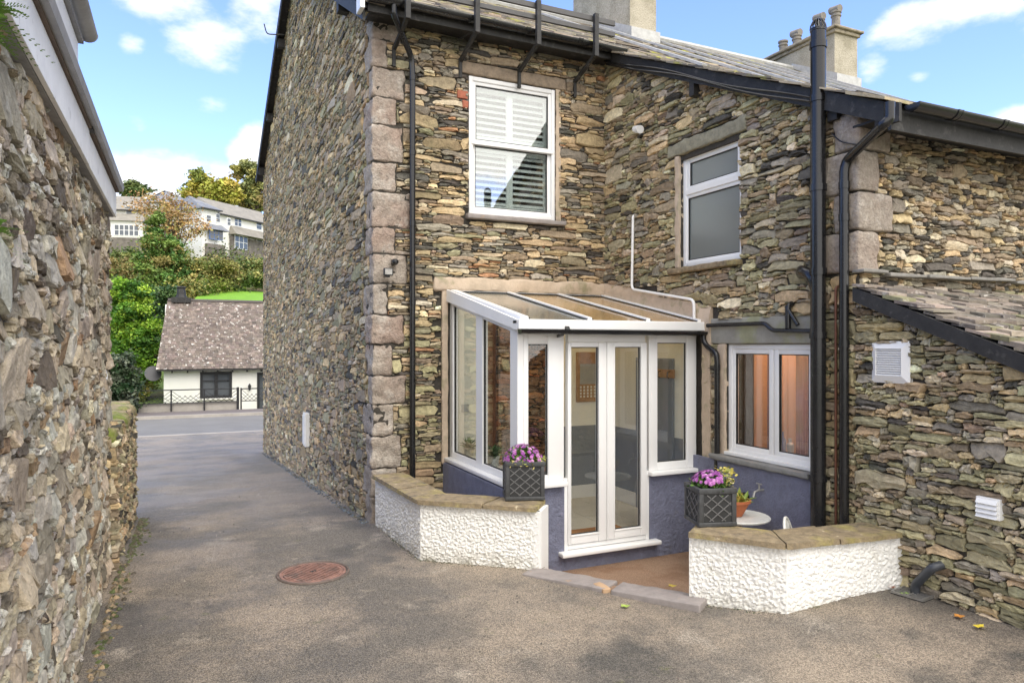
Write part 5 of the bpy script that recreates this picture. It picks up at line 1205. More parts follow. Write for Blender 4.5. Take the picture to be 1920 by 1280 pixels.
m_wf = M('weathered_fascia', (.80, .81, .80), .45, var=.12, vscale=4, extra=[((.35, .35, .33), 9, .62, .78)])
m_soff = M('grey_soffit', (.26, .26, .26), .7, var=.3, vscale=10)
ye = onX(214, 0, XB+.04).y
MB().box((XB-.12, 1.2, ZB+.0), (XB+.035, ye-.01, ZB+.035), .004).build('soffit', m_soff, barn)
yj = onX(164, 0, XB+.05).y
MB().box((XB+.037, 1.2, ZB+.002), (XB+.062, yj-.004, ZB+.235), .004).build('fascia', m_wf, barn)
MB().box((XB+.036, yj+.004, ZB+.004), (XB+.058, ye, ZB+.225), .004).build('fascia', m_wf, barn)
MB().box((XB+.03, yj-.05, ZB+.23), (XB+.085, yj+.05, ZB+.26)).build('joint_cover', m_fascia, barn)
MB().box((XB-.1, 1.2, ZB+.236), (XB+.08, ye-.01, ZB+.252)).build('eaves_strip', M('brown_strip', (.12, .085, .06), .8, var=.3, vscale=8), barn)
mb = MB(); mb.hexa([(XB+.02, 1.2, ZB+.254), (XB+.115, 1.2, ZB+.254), (XB+.115, ye+.02, ZB+.254), (XB+.02, ye+.02, ZB+.254), (XB-.06, 1.2, ZB+.37), (XB+.125, 1.2, ZB+.30), (XB+.125, ye+.02, ZB+.30), (XB-.06, ye+.02, ZB+.37)]); mb.build('gutter', M('grey_gutter', (.30, .30, .30), .4, var=.3, vscale=6), barn)
link('roof', slates(XB-2, XB-.0, 1.2, 1.21, lambda y: 0, .3, .2, pal_slate, 50), m_slate, barn) if 0 else None
mb = MB(); mb.hexa([(XB-3.5, 1.0, ZB+1.9), (XB+.05, 1.0, ZB+.33), (XB+.05, ye, ZB+.33), (XB-3.5, ye, ZB+1.9), (XB-3.5, 1.0, ZB+1.95), (XB+.05, 1.0, ZB+.37), (XB+.05, ye, ZB+.37), (XB-3.5, ye, ZB+1.95)]); mb.build('roof', m_fascia, barn)
# upper dormer fascia that overhangs the lane
yd = onX(141, 0, XB+.06).y; ZD = onX(140, 160, XB+.06).z
MB().box((XB-.3, 1.2, ZD), (XB+.055, yd-.012, ZD+.03)).build('dormer_soffit', m_soff, barn)
MB().box((XB+.057, 1.2, ZD+.001), (XB+.075, yd, ZD+.26), .004).box((XB-.5, yd-.01, ZD+.001), (XB+.055, yd, ZD+.26), .003).build('dormer_fascia', m_wf, barn)
mb = MB(); gutter(mb, (XB+.12, 1.2, ZD+.34), (XB+.12, yd+.05, ZD+.34), .05); mb.build('dormer_gutter', M('pale_gutter', (.28, .28, .27), .4, var=.3, vscale=6), barn, smooth=True)
MB().box((XB-1, 1.2, ZD+.265), (XB+.10, yd+.03, ZD+.285)).box((XB-1, 1.2, ZB+.40), (XB-.02, yd-.03, ZD)).build('dormer_cheek', m_soff, barn)
mb = MB(); mb.box((XB-.0, yd+.01, ZD+.05), (XB+.06, yd+.025, ZD+.20)); mb.build('bracket', m_fascia, barn)

# low mossy rubble wall beyond the barn
low = empty('low_stone_wall', (-.6, 9, -.1), 'low mossy rubble wall end running on from the barn towards the road', 'wall')
yl1 = onX(250, 0, -.58).y
pal_low = palette([(BRN, .3), (OCH, .2), (OLV, .25), (DRK, .15), (LGT, .1)])
topl = lambda y: 1.30-.12*sstep(yl1-.5, yl1, y)+.05*math.sin(y*5)
stones('wall', low, m_stone, YB-.3, yl1, topl, lambda y: gz(-.6, y)-.12, .05, lambda a, z, n: (-.60+n+.0*z, a, z), pal_low, seed=43, prot=(.02, .07), ratio=(1.3, 3.5), tilt=.3, jit=.16)
stones('end_wall', low, m_stone, -1.3, -.58, lambda x: 1.18, lambda x: -.4, .05, lambda a, z, n: (a, yl1+n-.01, z), pal_low, seed=44)
nearw = lambda y: gz(-.6, y)-.12
stones('near_end', low, m_stone, -1.3, -.60, lambda x: 1.25, lambda x: -.4, .05, lambda a, z, n: (a, YB-.3-n, z), pal_low, seed=45)
MB().box((-1.3, YB-.28, -.5), (-.60, yl1-.01, 1.16)).build('wall_core', m_mortar, low)
mb = MB(); 
rg = random.Random(3)
for k in range(9):
    y = lerp(YB-.3, yl1-.25, k/8); mb.rbox((-1.25+rg.uniform(-.05, .05), y, 1.14), (-.56+rg.uniform(-.03, .03), y+.30, 1.34+rg.uniform(-.04, .04)), .07, .06, .035, 5, k*3.3)
mb.build('coping_rubble', M('mossy_rubble', (.34, .28, .17), .9, var=.4, vscale=12, bump=.02, bscale=30, col2=(.20, .24, .05), mscale=5, mlo=.45, mhi=.6), low, smooth=True)
# plinth debris strip at the foot of the barn wall
rg = random.Random(8); mb = MB(); mb.col = (0, 0, 0)
def pebbles(mb, n, xf, y0, y1, smin, smax, cols, rg):
    for i in range(n):
        y = rg.uniform(y0, y1); x = xf(y)+abs(rg.gauss(0, .05)); r = rg.uniform(smin, smax); z = gz(x, y); mb.col = jit(rg.choice(cols), .6, 1.3); P = []
        for a in range(6):
            t = a*math.pi/3+rg.uniform(-.3, .3); P.append((x+math.cos(t)*r*rg.uniform(.7, 1.2), y+math.sin(t)*r*1.3*rg.uniform(.7, 1.2), z))
        mb.add(P+[(x+rg.uniform(-.3, .3)*r, y, z+r*.7)], [(a, (a+1) % 6, 6) for a in range(6)])
pebbles(mb, 500, lambda y: XB+.09, 2.2, YB, .008, .035, [(.12, .10, .07), (.2, .16, .10), (.09, .11, .04), (.30, .22, .13)], rg)
pebbles(mb, 300, lambda y: -.5, YB, yl1, .008, .03, [(.12, .10, .07), (.09, .11, .04)], rg)
tag(mb.build('rubble_debris', m_leafm, recalc=False), kind='stuff')
mb = MB()
pebbles(mb, 420, lambda y: XG-.12-rg.uniform(0, .03), 8.3, 20, .010, .035, [(.10, .11, .12), (.13, .15, .16), (.10, .09, .06)], rg)
tag(mb.build('slate_debris', m_leafm, recalc=False), kind='stuff')
# ferns growing out of the barn wall
def fern(y, z, label, seed, L_=.22):
    o = empty('wall_fern', (XB+.05, y, z), label, 'fern', 'ferns growing from the barn wall'); rg = random.Random(seed); mb = MB()
    for i in range(9):
        a = rg.uniform(-1.4, 1.4); e = rg.uniform(-.3, .9); d = Vector((math.cos(a)*math.cos(e), math.sin(a)*math.cos(e), math.sin(e))); P = Vector((XB+.04, y, z)); l = L_*rg.uniform(.6, 1)
        for k in range(12):
            t = k/12; q = P+d*l*t+Vector((0, 0, -l*.5*t*t)); s_ = d.cross(Vector((0, 0, 1))).normalized()
            for sg in (-1, 1):
                w_ = .035*(1-t*.8); mb.col = jit((.16, .30, .05), .8, 1.2); mb.add([q, q+s_*sg*w_*.5+d*.010, q+s_*sg*w_+d*.006, q+s_*sg*w_*.5-d*.002], [(0, 1, 2, 3)])
    mb.build('fronds', m_leafm, o, recalc=False)
p = onX(8, 30, XB+.08); fern(p.y, p.z, 'bright green fern frond at the top left corner of the barn wall', 1)
p = onX(-8, 60, XB+.08); fern(p.y, p.z, 'small yellow-green frond just below the upper fern', 5, .15)
p = onX(4, 440, XB+.08); fern(p.y, p.z, 'small fern sprouting from the barn wall at eye level', 3, .16)

# ------------------------------------------------------------------ across the road
def tinted(name, col): return M(name, col, .8, var=.1)
cot = empty('white_cottage', (1.5, 40.2, -1.5), 'low white cottage with a big mottled brown tiled roof across the road', 'cottage')
YC = 40.2; xc0 = onY(307, 0, YC).x
wc = MB(); wh = onY(375, 0, YC).x, onY(435, 0, YC).x, onY(0, 758, YC).z, onY(0, 703, YC).z
dh = onY(482, 0, YC).x, onY(512, 0, YC).x, -1.5, onY(0, 706, YC).z
core2 = core(xc0, 9.0, -1.9, .86, [(wh[0], wh[1], wh[2], wh[3]), (dh[0], dh[1], -1.9, dh[3])], lambda a, z, n: (a, YC-n, z), th=.3)
core2.box((xc0, .86, -7.2), (xc0+.01, .86, -.3)) if 0 else None
core2.map = None; core2.box((xc0+.002, YC+.3, -1.9), (xc0+.3, YC+7, .86)); core2.box((xc0+.001, YC+.31, -1.9), (xc0+.29, YC+6.9, .85))
core2.prism([(xc0+.003, YC+.0, .862), (xc0+.003, YC+7, .862), (xc0+.003, YC+3.4, 4.3)], (.3, 0, 0))
core2.build('wall', m_ctrl, cot)
yE, zE = 39.85, onY(0, 697, 39.85).z-.02; yR_, zR_ = 43.6, 4.52; RC = lambda y: lerp(zE, zR_, (y-yE)/(yR_-yE)); xe = lambda y: lerp(onY(293, 0, yE).x, onY(315, 0, yR_).x, (y-yE)/(yR_-yE))
pal_c = palette([((.145, .12, .112), .5), ((.17, .142, .132), .35), ((.12, .10, .096), .15)])
link('roof', slates(-1.2, 9.2, yE, yR_, RC, .17, .115, pal_c, 77, th=.012, edge=.02, lift=.03, xedge=xe), m_cot, cot)
mb = MB(); mb.hexa([(xe(yE), yE+.02, zE-.05), (9.2, yE+.02, zE-.05), (9.2, 47.3, zE-.05), (xe(yE), 47.3, zE-.05), (xe(yR_), yR_, zR_-.02), (9.2, yR_, zR_-.02), (9.2, yR_+.05, zR_-.02), (xe(yR_), yR_+.05, zR_-.02)]); mb.build('roof_deck', m_fascia, cot)
MB().tube([(xe(yR_), yR_, zR_+.02), (9.2, yR_, zR_+.02)], .10, 8).build('ridge_tile', M('ridge_dark', (.10, .085, .08), .8), cot)
MB().box((xe(yE)-.02, yE-.06, zE-.06), (9.2, yE-.01, zE+.02)).build('gutter', m_fascia, cot)
for i in range(9): MB().box((xc0+.35+i*.72, yE+.02, zE-.16), (xc0+.42+i*.72, YC, zE-.05)).build('rafter_end', m_fascia, cot)
m_cfr = M('black_frame', (.018, .018, .02), .5)
def dwin(a0, a1, z0, z1, Y, parent, mat, fw=.09, mull=1, name='window', trans=0):
    mb = MB(lambda a, z, n: (a, Y-n, z)); mb.box((a0, z0, -.1), (a0+fw, z1, .03)).box((a1-fw, z0, -.1), (a1, z1, .03)).box((a0+fw, z0, -.1), (a1-fw, z0+fw, .029)).box((a0+fw, z1-fw, -.1), (a1-fw, z1, .029))
    for k in range(mull):
        c = lerp(a0, a1, (k+1)/(mull+1)); mb.box((c-fw*.6, z0+fw, -.1), (c+fw*.6, z1-fw, .028))
    if trans: zc_ = lerp(z0, z1, trans); mb.box((a0+fw, zc_-.03, -.08), (a1-fw, zc_+.03, .01))
    w_ = mb.build(name, mat, parent); MB(lambda a, z, n: (a, Y-n, z)).box((a0+fw-.01, z0+fw-.01, -.05), (a1-fw+.01, z1-fw+.01, -.04)).build('pane', m_farglass, w_)
    return w_
m_farglass = M('far_window_glass', (.09, .10, .11), .06, spec=.8)
dwin(*wh, YC-.001, cot, m_cfr, fw=.13, mull=1, trans=.66); dwin(dh[0], dh[1], -1.45, dh[3], YC-.002, cot, m_cfr, fw=.12, mull=0, name='door')
MB(lambda a, z, n: (a, YC-n, z)).box((wh[0]-.15, wh[2]-.08, 0), (wh[1]+.1, wh[2]-.005, .12)).build('sill', m_ctrl, cot)
lp = onY(468, 726, YC-.12); mb = MB(); mb.lathe((lp.x, lp.y, lp.z-.17), [(.02, 0), (.06, .05), (.085, .26), (.04, .34), (.01, .38)], 8); lt = mb.build('wall_lantern', m_cfr, cot)
MB().lathe((lp.x, lp.y, lp.z-.08), [(.03, 0), (.055, .12), (.02, .13)], 8).build('lantern_glass', m_ctrl, lt)
mb = MB(); cpz = zR_; cx = onY(340, 0, yR_).x
mb.box((cx-.5, yR_-.3, cpz-.1), (cx+.5, yR_+.3, cpz+.18)).lathe((cx, yR_, cpz+.18), [(.30, 0), (.24, .15), (.20, .5), (.26, .56), (.2, .62)], 12); mb.build('chimney_pot', m_fascia, cot)
ds = onY(287, 700, YC+.2); mb = MB()
mb.lathe((0, 0, 0), [(.40, 0), (.34, -.06), (.2, -.11), (.01, -.13)], 24)
dd = empty('satellite_dish', tuple(ds), 'dark grey satellite dish at the left end of the cottage eaves', 'satellite dish'); LOCAL.add(dd.name)
o = mb.build('dish', M('dish_grey', (.06, .06, .065), .5), dd, smooth=True); o.data.transform(Matrix.Rotation(R(70), 4, 'X') @ Matrix.Rotation(R(10), 4, 'Y'))
MB().bar((.35, .2, .0), (0, .05, -.1), .04, .04).build('dish_arm', m_fascia, dd)
# black railing with chevron bars on the pavement edge
rail = empty('black_railing', (0, 37.2, ZR+.1), 'black metal railing with chevron bars along the far pavement', 'railing')
YRl = 37.2; zb = ZR+.12
def rpt(px, py): return onY(px, py, YRl)
posts = [258, 321, 383, 446, 452, 500, 560]
zt1 = onY(0, 738, YRl).z; zt0 = onY(0, 766, YRl).z
for k, px in enumerate(posts):
    x = rpt(px, 0).x; mb = MB(); t = .06 if k in (3,) else .035; mb.box((x-t, YRl-.03, ZR+.08), (x+t, YRl+.03, zt1+(.04 if k in (3,) else 0))); mb.build('post', m_cfr, rail)
mb = MB()
for a, b, dz in ((258, 446, 0), (452, 560, -.02)):
    xa, xb = rpt(a, 0).x, rpt(b, 0).x; mb.box((xa, YRl-.032, zt1-.05+dz), (xb, YRl+.032, zt1+dz)).box((xa, YRl-.02, zt0-.02), (xb, YRl+.02, zt0+.02))
mb.build('rail', m_cfr, rail)
mb = MB()
for a, b in ((258, 321), (321, 383), (383, 446), (452, 500), (500, 560)):
    xa, xb = rpt(a, 0).x, rpt(b, 0).x; W_ = xb-xa; xm = (xa+xb)/2; h = zt1-zt0-.07; z0 = zt0+.02
    for f in (.0, .3, .6):
        for sg, e in ((1, xa), (-1, xb)):
            mb.bar((e, YRl, z0+h*(1-f) if f < 1 else 0), (xm if f == 0 else e+sg*W_*.5*(1-f)*1.0, YRl, z0+(0 if f else h*.0)), .02, .02)
            mb.bar((e+sg*W_*f*.55, YRl, z0), (e+sg*(W_*f*.55+W_*.28), YRl, z0+h*.56), .02, .02)
mb.build('chevron_bars', m_cfr, rail)
MB().box((rpt(258, 0).x, YRl+.08, ZR-.2), (rpt(446, 0).x, YRl+.3, zt0-.03)).build('base_kerb', m_kerb, rail)

# ------------------------------------------------------------------ houses on the hillside
m_slfar = M('far_slate', (.19, .20, .22), .6, var=.25, vscale=1.2, extra=[((.30, .29, .26), 1.5, .55, .7)])
m_slfar2 = M('far_slate_brown', (.26, .24, .20), .7, var=.3, vscale=1.5)
m_rubf = M('far_rubble', (.17, .15, .13), .9, var=.6, vscale=2.2, bump=.08, bscale=2.5)
m_bluef = M('blue_trim', (.12, .20, .42), .5)
def P3(px, py, d): return atD(px, py, d)
# house facing frame: fronts roughly perpendicular to the view line; local axes
def hillhouse(name, label, d, px0, px1, py_base, py_eave, py_ridge, roof, base_py=None, deep=7, hip=(1, 1), ridge_px=None, yaw=0.):
    a = P3(px0, py_base, d); b = P3(px1, py_base, d-yaw*(px1-px0)/FPX*d); a.z = b.z = min(a.z, b.z)
    ux = Vector((b.x-a.x, b.y-a.y, 0)); W_ = ux.length; ux.normalize(); uy = Vector((-ux.y, ux.x, 0))
    ze = P3(px0, py_eave, d).z-a.z; zr = P3(px0, py_ridge, d+deep*.5).z-a.z
    o = empty(name, tuple(a), label, 'house', rz=math.atan2(ux.y, ux.x)); LOCAL.add(o.name)
    MB().box((0, 0, -3), (W_, deep, ze)).build('wall', m_ctrl, o)
    e = .35; h0 = deep*.5*hip[0] if hip[0] else -e; h1 = deep*.5*hip[1] if hip[1] else -e
    mb = MB(); A_ = [(-e, -e, ze), (W_+e, -e, ze), (W_+e, deep+e, ze), (-e, deep+e, ze), (h0, deep/2, zr), (W_-h1, deep/2, zr)]
    mb.add([(x, y, z-.12) for x, y, z in A_[:4]]+A_, [(0, 3, 2, 1), (0, 1, 5, 4), (1, 2, 6, 5), (2, 3, 7, 6), (3, 0, 4, 7), (4, 5, 9, 8), (5, 6, 9), (6, 7, 8, 9), (7, 4, 8)])
    r_ = mb.build('roof', roof, o)
    for k, (q, w2) in enumerate((((-e, -e-.02), (W_+e, -e+.03)),)): MB().box((q[0], q[1], ze-.16), (w2[0], w2[1], ze-.02)).build('gutter', m_fascia, o)
    def loc(px, py):   # pixel on the front plane to local x, z
        r = ray(px, py); num = (Vector((0, 0))-Vector((a.x, a.y)))*-1; n2 = Vector((uy.x, uy.y)); t = Vector((a.x, a.y)).dot(n2)/(Vector((r[0], r[1])).dot(n2)); p = Vector((r[0]*t, r[1]*t)); return ((p-Vector((a.x, a.y))).dot(Vector((ux.x, ux.y))), CZ+r[2]*t-a.z)
    def win(p0, q0, p1, q1, n=1, mat=None, out=0.):
        x0, z1 = loc(p0, q0); x1, z0 = loc(p1, q1)
        mb = MB(lambda x, z, n_: (x, -out-n_, z)); fw = .07
        mb.box((x0, z0, -.02), (x1, z1, .05)); w_ = mb.build('window', mat or m_white, o)
        for k in range(n):
            xa = lerp(x0, x1, k/n)+fw; xb = lerp(x0, x1, (k+1)/n)-fw*.4
            MB(lambda x, z, n_: (x, -out-n_, z)).box((xa, z0+fw, .052), (xb, lerp(z0, z1, .48), .056)).build('pane', m_farglass, w_); MB(lambda x, z, n_: (x, -out-n_, z)).box((xa, lerp(z0, z1, .53), .052), (xb, z1-fw, .056)).build('pane', m_farglass, w_)
    return o, loc, win, W_, ze
# left white house with the lean-to sun room
oA, locA, winA, WA, zA = hillhouse('hillside_house', 'white hillside house with a sun room strip on a stone base, nearest the barn gutter', 78, 196, 288, 470, 392, 368, m_slfar2, deep=8, hip=(0, .6), yaw=-.2)
x0, z1 = locA(212, 408); x1, z0 = locA(275, 420); zbs = locA(240, 449)[1]; zlow = locA(240, 490)[1]
MB().box((x0-.6, -1.6, zbs), (x1, -.0, z0)).build('sun_room', m_ctrl, oA); MB().box((x0-.6, -1.62, zlow-2), (x1+.1, 0, zbs-.003)).build('stone_base', m_rubf, oA)
MB().hexa([(x0-.8, -1.9, z0+.0), (x1+.2, -1.9, z0), (x1+.2, -.0, z0), (x0-.8, -.0, z0), (x0+.5, -.2, z1+.4), (x1-.2, -.2, z1+.5), (x1-.2, -.0, z1+.5), (x0+.5, -.0, z1+.4)]).build('sun_room_roof', m_slfar2, oA)
winA(223, 425, 268, 447, 5, out=1.6); winA(236, 384, 251, 403, 1)
oB, locB, winB, WB, zB_ = hillhouse('hillside_house', 'tall white house with grey slate hipped roof half hidden by the russet tree', 80, 284, 382, 480, 378, 354, m_slfar, deep=7, hip=(.9, .9), yaw=-.75)
winB(343, 436, 376, 455, 4); winB(362, 385, 374, 402, 1); winB(305, 385, 320, 402, 1)
oC, locC, winC, WC, zC_ = hillhouse('hillside_house', 'white terraced house with blue trimmed bay window on the hillside', 72, 379, 408, 470, 389, 371, m_slfar, deep=6, hip=(.2, .3), yaw=-1.0)
winC(386, 402, 395, 418, 1); winC(404, 400, 412, 418, 1); winC(389, 430, 414, 452, 3, mat=m_bluef, out=.3); winC(425, 408, 432, 424, 1)
MB(lambda x, z, n: (x, -n, z)).box((locC(384, 470)[0], locC(384, 470)[1]-1, .0), (locC(418, 470)[0], locC(384, 456)[1], .4)).build('bay_base', m_rubf, oC)
a0 = locC(384, 430); a1 = locC(418, 424); MB().hexa([(a0[0]-.2, -.9, a0[1]), (a1[0]+.2, -.9, a0[1]), (a1[0]+.2, 0, a0[1]), (a0[0]-.2, 0, a0[1]), (a0[0]+.3, -.1, a1[1]), (a1[0]-.2, -.1, a1[1]), (a1[0]-.2, 0, a1[1]), (a0[0]+.3, 0, a1[1])]).build('bay_roof', m_slfar, oC)
oD, locD, winD, WD, zD_ = hillhouse('hillside_house', 'long white house with brown slate roof furthest right beside the stone gable', 76, 406, 520, 484, 399, 374, m_slfar2, deep=6, hip=(.15, 0), yaw=-1.35)
winD(439, 408, 452, 426, 2); winD(480, 414, 490, 432, 1); winD(435, 440, 459, 470, 3, out=.35); winD(478, 448, 500, 476, 2, out=.2)
MB(lambda x, z, n: (x, -n, z)).box((locD(430, 485)[0], locD(430, 490)[1]-1.5, .0), (locD(515, 485)[0], locD(430, 441)[1]-.1, .3)).build('stone_base', m_rubf, oD)
a0 = locD(428, 439); a1 = locD(515, 430); a1 = (a1[0], a0[1]+.9); MB().hexa([(a0[0], -1.1, a0[1]), (a1[0], -1.1, a0[1]), (a1[0], 0, a0[1]), (a0[0], 0, a0[1]), (a0[0]+.3, -.1, a1[1]+.1), (a1[0], -.1, a1[1]+.1), (a1[0], 0, a1[1]+.1), (a0[0]+.3, 0, a1[1]+.1)]).build('porch_roof', m_slfar2, oD)
# retaining wall in the terrace garden
ra, rb_ = P3(398, 516, 70), P3(446, 516, 70); rw = MB(); zt_ = P3(398, 480, 70).z; rw.prism([(ra.x, ra.y, ra.z-3), (rb_.x, rb_.y, ra.z-3), (rb_.x, rb_.y, zt_-.3), ((ra.x*.4+rb_.x*.6), (ra.y*.4+rb_.y*.6), zt_), (ra.x, ra.y, zt_-.2)], (0, .7, 0))
tag(rw.build('retaining_wall', m_rubf), 'grey stone retaining wall among shrubs on the hillside', 'wall')
# bright lawn terrace behind the cottage ridge
la = [P3(358, 568, 50), P3(500, 570, 50), P3(500, 548, 62), P3(440, 540, 64), P3(380, 543, 62)]
lm = MB(); 
lm.prism([(p.x, p.y, p.z-.4) for p in la], (0, 0, .4)); tag(lm.build('lawn', m_lawn), kind='structure')

# ------------------------------------------------------------------ trees and shrubs
def foliage(ell, n, size, cols, seed, clumps=26, tight=.26, flat=.6):
    """leaf faces gathered in clumps spread through a set of ellipsoids (cx,cy,cz,rx,ry,rz,weight)"""
    rng = np.random.default_rng(seed); E = np.array([e[:6] for e in ell], float); W_ = np.array([e[6] if len(e) > 6 else 1 for e in ell], float); W_ /= W_.sum()
    ci = rng.choice(len(E), clumps*len(E), p=W_); d = rng.normal(0, 1, (len(ci), 3)); d /= np.linalg.norm(d, axis=1)[:, None]; rad = rng.uniform(.25, 1, len(ci))**.5
    CC = E[ci, :3]+d*rad[:, None]*E[ci, 3:6]; cs = E[ci, 3:6].mean(1)*tight*rng.uniform(.6, 1.3, len(ci)); cc = np.array(cols)[rng.choice(len(cols), len(ci))]*rng.uniform(.75, 1.3, (len(ci), 1))
    k = rng.integers(0, len(ci), n); P = CC[k]+rng.normal(0, 1, (n, 3))*cs[k][:, None]*np.array([1, 1, flat])
    a = rng.normal(0, 1, (n, 3)); a[:, 2] *= .5; a /= np.linalg.norm(a, axis=1)[:, None]; b = np.cross(a, rng.normal(0, 1, (n, 3))); b /= np.linalg.norm(b, axis=1)[:, None]
    s_ = size*rng.uniform(.5, 1.3, (n, 1)); V = np.stack([P-a*s_*.5, P+b*s_*.28, P+a*s_*.5, P-b*s_*.28], 1).reshape(-1, 3)
    C = np.repeat(cc[k]*rng.uniform(.7, 1.3, (n, 1)), 4, 0)
    return np_mesh('leaves', V, np.arange(4*n).reshape(-1, 4), None, np.clip(C, 0, 1))
def tree(name, label, cat, base, ell, n, size, cols, seed, trunk=.25, group=None, limbs=6, clumps=26, tight=.26):
    o = empty(name, base, label, cat, group); link('crown', foliage(ell, n, size, cols, seed, clumps, tight), m_leafm, o)
    if trunk:
        rg = random.Random(seed); mb = MB(); bx, by, bz = base; tz = max(e[2] for e in ell); tx = np.mean([e[0] for e in ell]); ty = np.mean([e[1] for e in ell])
        mb.tube([(bx, by, bz-.5), (lerp(bx, tx, .3), lerp(by, ty, .3), lerp(bz, tz, .4)), (tx, ty, tz)], [trunk, trunk*.7, trunk*.2], 8)
        for i in range(limbs):
            e = rg.choice(ell); q = (e[0]+rg.uniform(-.6, .6)*e[3], e[1]+rg.uniform(-.6, .6)*e[4], e[2]+rg.uniform(-.2, .7)*e[5]); t = rg.uniform(.25, .7)
            s_ = (lerp(bx, tx, t), lerp(by, ty, t), lerp(bz, tz, t)); mb.tube([s_, tuple(lerp(s_[j], q[j], .5)+(.1*trunk if j == 2 else 0) for j in range(3)), q], [trunk*.45, trunk*.3, trunk*.08], 6)
        mb.build('trunk', m_bark, o, smooth=True, recalc=False)
    return o
def E_(px, py, d, rx, rz, w_=1, ry=None):      # ellipsoid from picture measures: centre, half width px, half height px
    p = P3(px, py, d); k = d/FPX; return (p.x, p.y, p.z, rx*k, (ry or rx)*k, rz*k, w_)
YG = [(.14, .15, .025), (.16, .22, .03), (.07, .10, .02), (.22, .26, .05)]
AUT = [(.42, .25, .11), (.50, .34, .14), (.32, .19, .09), (.34, .30, .09)]
DG = [(.05, .10, .03), (.08, .14, .035), (.03, .07, .02)]
BG = [(.20, .36, .03), (.13, .28, .03), (.32, .46, .05), (.06, .15, .02)]
MG = [(.13, .20, .05), (.22, .25, .07), (.32, .30, .10), (.08, .13, .03)]
def gpt(px, py, d): p = P3(px, py, d); return (p.x, p.y, p.z)
tree('broadleaf_tree', 'yellow-green tree on the skyline above the slate roofs', 'tree', gpt(395, 420, 100), [E_(375, 350, 100, 26, 26), E_(400, 362, 100, 34, 24, 1.2), E_(372, 372, 100, 22, 16), E_(425, 365, 100, 22, 22)], 26000, .55, [(.30, .32, .05), (.40, .36, .07), (.18, .22, .04), (.46, .36, .08)], 61, .4, 'skyline trees')
tree('broadleaf_tree', 'tall olive tree on the skyline against the dark verge of the gable', 'tree', gpt(478, 440, 105), [E_(462, 322, 105, 22, 20), E_(482, 345, 105, 26, 32, 1.4), E_(470, 375, 105, 24, 24), E_(500, 330, 105, 22, 26)], 24000, .55, [(.26, .27, .09), (.34, .32, .10), (.17, .20, .07), (.38, .30, .12)], 62, .4, 'skyline trees', tight=.22)
tree('broadleaf_tree', 'small dark green tree peeping over the white house near the barn gutter', 'tree', gpt(262, 400, 100), [E_(256, 356, 100, 22, 12), E_(238, 362, 100, 10, 9)], 5000, .5, [(.09, .14, .04), (.14, .18, .05)], 63, .3, 'skyline trees')
tree('autumn_tree', 'thin russet autumn tree in front of the white hillside houses', 'tree', gpt(325, 560, 62), [E_(285, 385, 62, 42, 22), E_(325, 395, 62, 42, 30), E_(350, 425, 62, 40, 30), E_(300, 425, 62, 36, 24, .5)], 4800, .24, AUT, 64, .22, limbs=16, clumps=40, tight=.22)
tree('evergreen_tree', 'dark green tree with layered boughs in the middle of the slope', 'tree', gpt(305, 575, 58), [E_(292, 425, 58, 16, 26), E_(303, 465, 58, 32, 26, 1.4), E_(300, 495, 58, 38, 22, 1.4), E_(315, 525, 58, 46, 20, 1.3), E_(345, 520, 58, 26, 14, .5), E_(300, 550, 58, 36, 22)], 36000, .26, [(.06, .14, .03), (.10, .20, .04), (.16, .24, .05), (.30, .25, .08)], 65, .3, tight=.22, clumps=34)
tree('hillside_shrub', 'spreading olive shrub below the terrace houses', 'shrub', gpt(385, 545, 60), [E_(350, 500, 60, 44, 14), E_(385, 503, 60, 50, 11), E_(370, 520, 60, 40, 14), E_(420, 500, 60, 24, 9)], 22000, .24, [(.28, .24, .07), (.22, .22, .06), (.36, .29, .10), (.13, .16, .04)], 66, .08, 'shrubs on the slope', limbs=12)
tree('hillside_shrub', 'pale green and yellow shrub just above the bright lawn', 'shrub', gpt(415, 545, 58), [E_(405, 524, 66, 28, 12), E_(425, 530, 65, 22, 9), E_(450, 522, 66, 24, 12)], 14000, .2, [(.14, .20, .03), (.30, .28, .05), (.20, .24, .05), (.26, .15, .05)], 67, 0, 'shrubs on the slope')
tree('hillside_shrub', 'dull green shrub at the right end of the lawn against the gable', 'shrub', gpt(485, 545, 58), [E_(480, 522, 62, 26, 18), E_(478, 500, 66, 30, 12), E_(495, 530, 66, 20, 10)], 14000, .22, MG, 68, 0, 'shrubs on the slope')
tree('hillside_shrub', 'pale yellow-green bush below the sun room stone base', 'shrub', gpt(235, 520, 66), [E_(228, 490, 66, 26, 17), E_(262, 505, 64, 26, 16), E_(240, 515, 64, 34, 14)], 14000, .22, [(.24, .26, .08), (.16, .20, .05), (.28, .22, .08)], 69, 0, 'shrubs on the slope')
tree('laurel_tree', 'tall bright green laurel left of the cottage roof', 'tree', gpt(240, 775, 39.5), [E_(238, 555, 40, 34, 28), E_(250, 600, 40, 38, 36, 1.3), E_(243, 650, 40, 44, 36, 1.3), E_(262, 640, 40, 26, 50), E_(248, 700, 40, 36, 36)], 42000, .2, BG, 70, .16, tight=.2, clumps=36)
tree('rhododendron', 'dark glossy rhododendron beside the low stone wall end', 'shrub', gpt(225, 790, 32), [E_(222, 690, 32, 26, 28), E_(226, 730, 32, 30, 32, 1.3), E_(215, 760, 32, 30, 26)], 20000, .17, [(.02, .05, .015), (.04, .08, .025), (.07, .10, .05), (.12, .14, .09)], 71, .06, tight=.24)
tree('dark_conifer', 'shadowy dark tree between the laurel and the cottage roof', 'tree', gpt(292, 700, 46), [E_(290, 590, 47, 20, 50), E_(283, 640, 46, 18, 50), E_(300, 560, 48, 32, 22)], 20000, .2, DG, 72, .15)
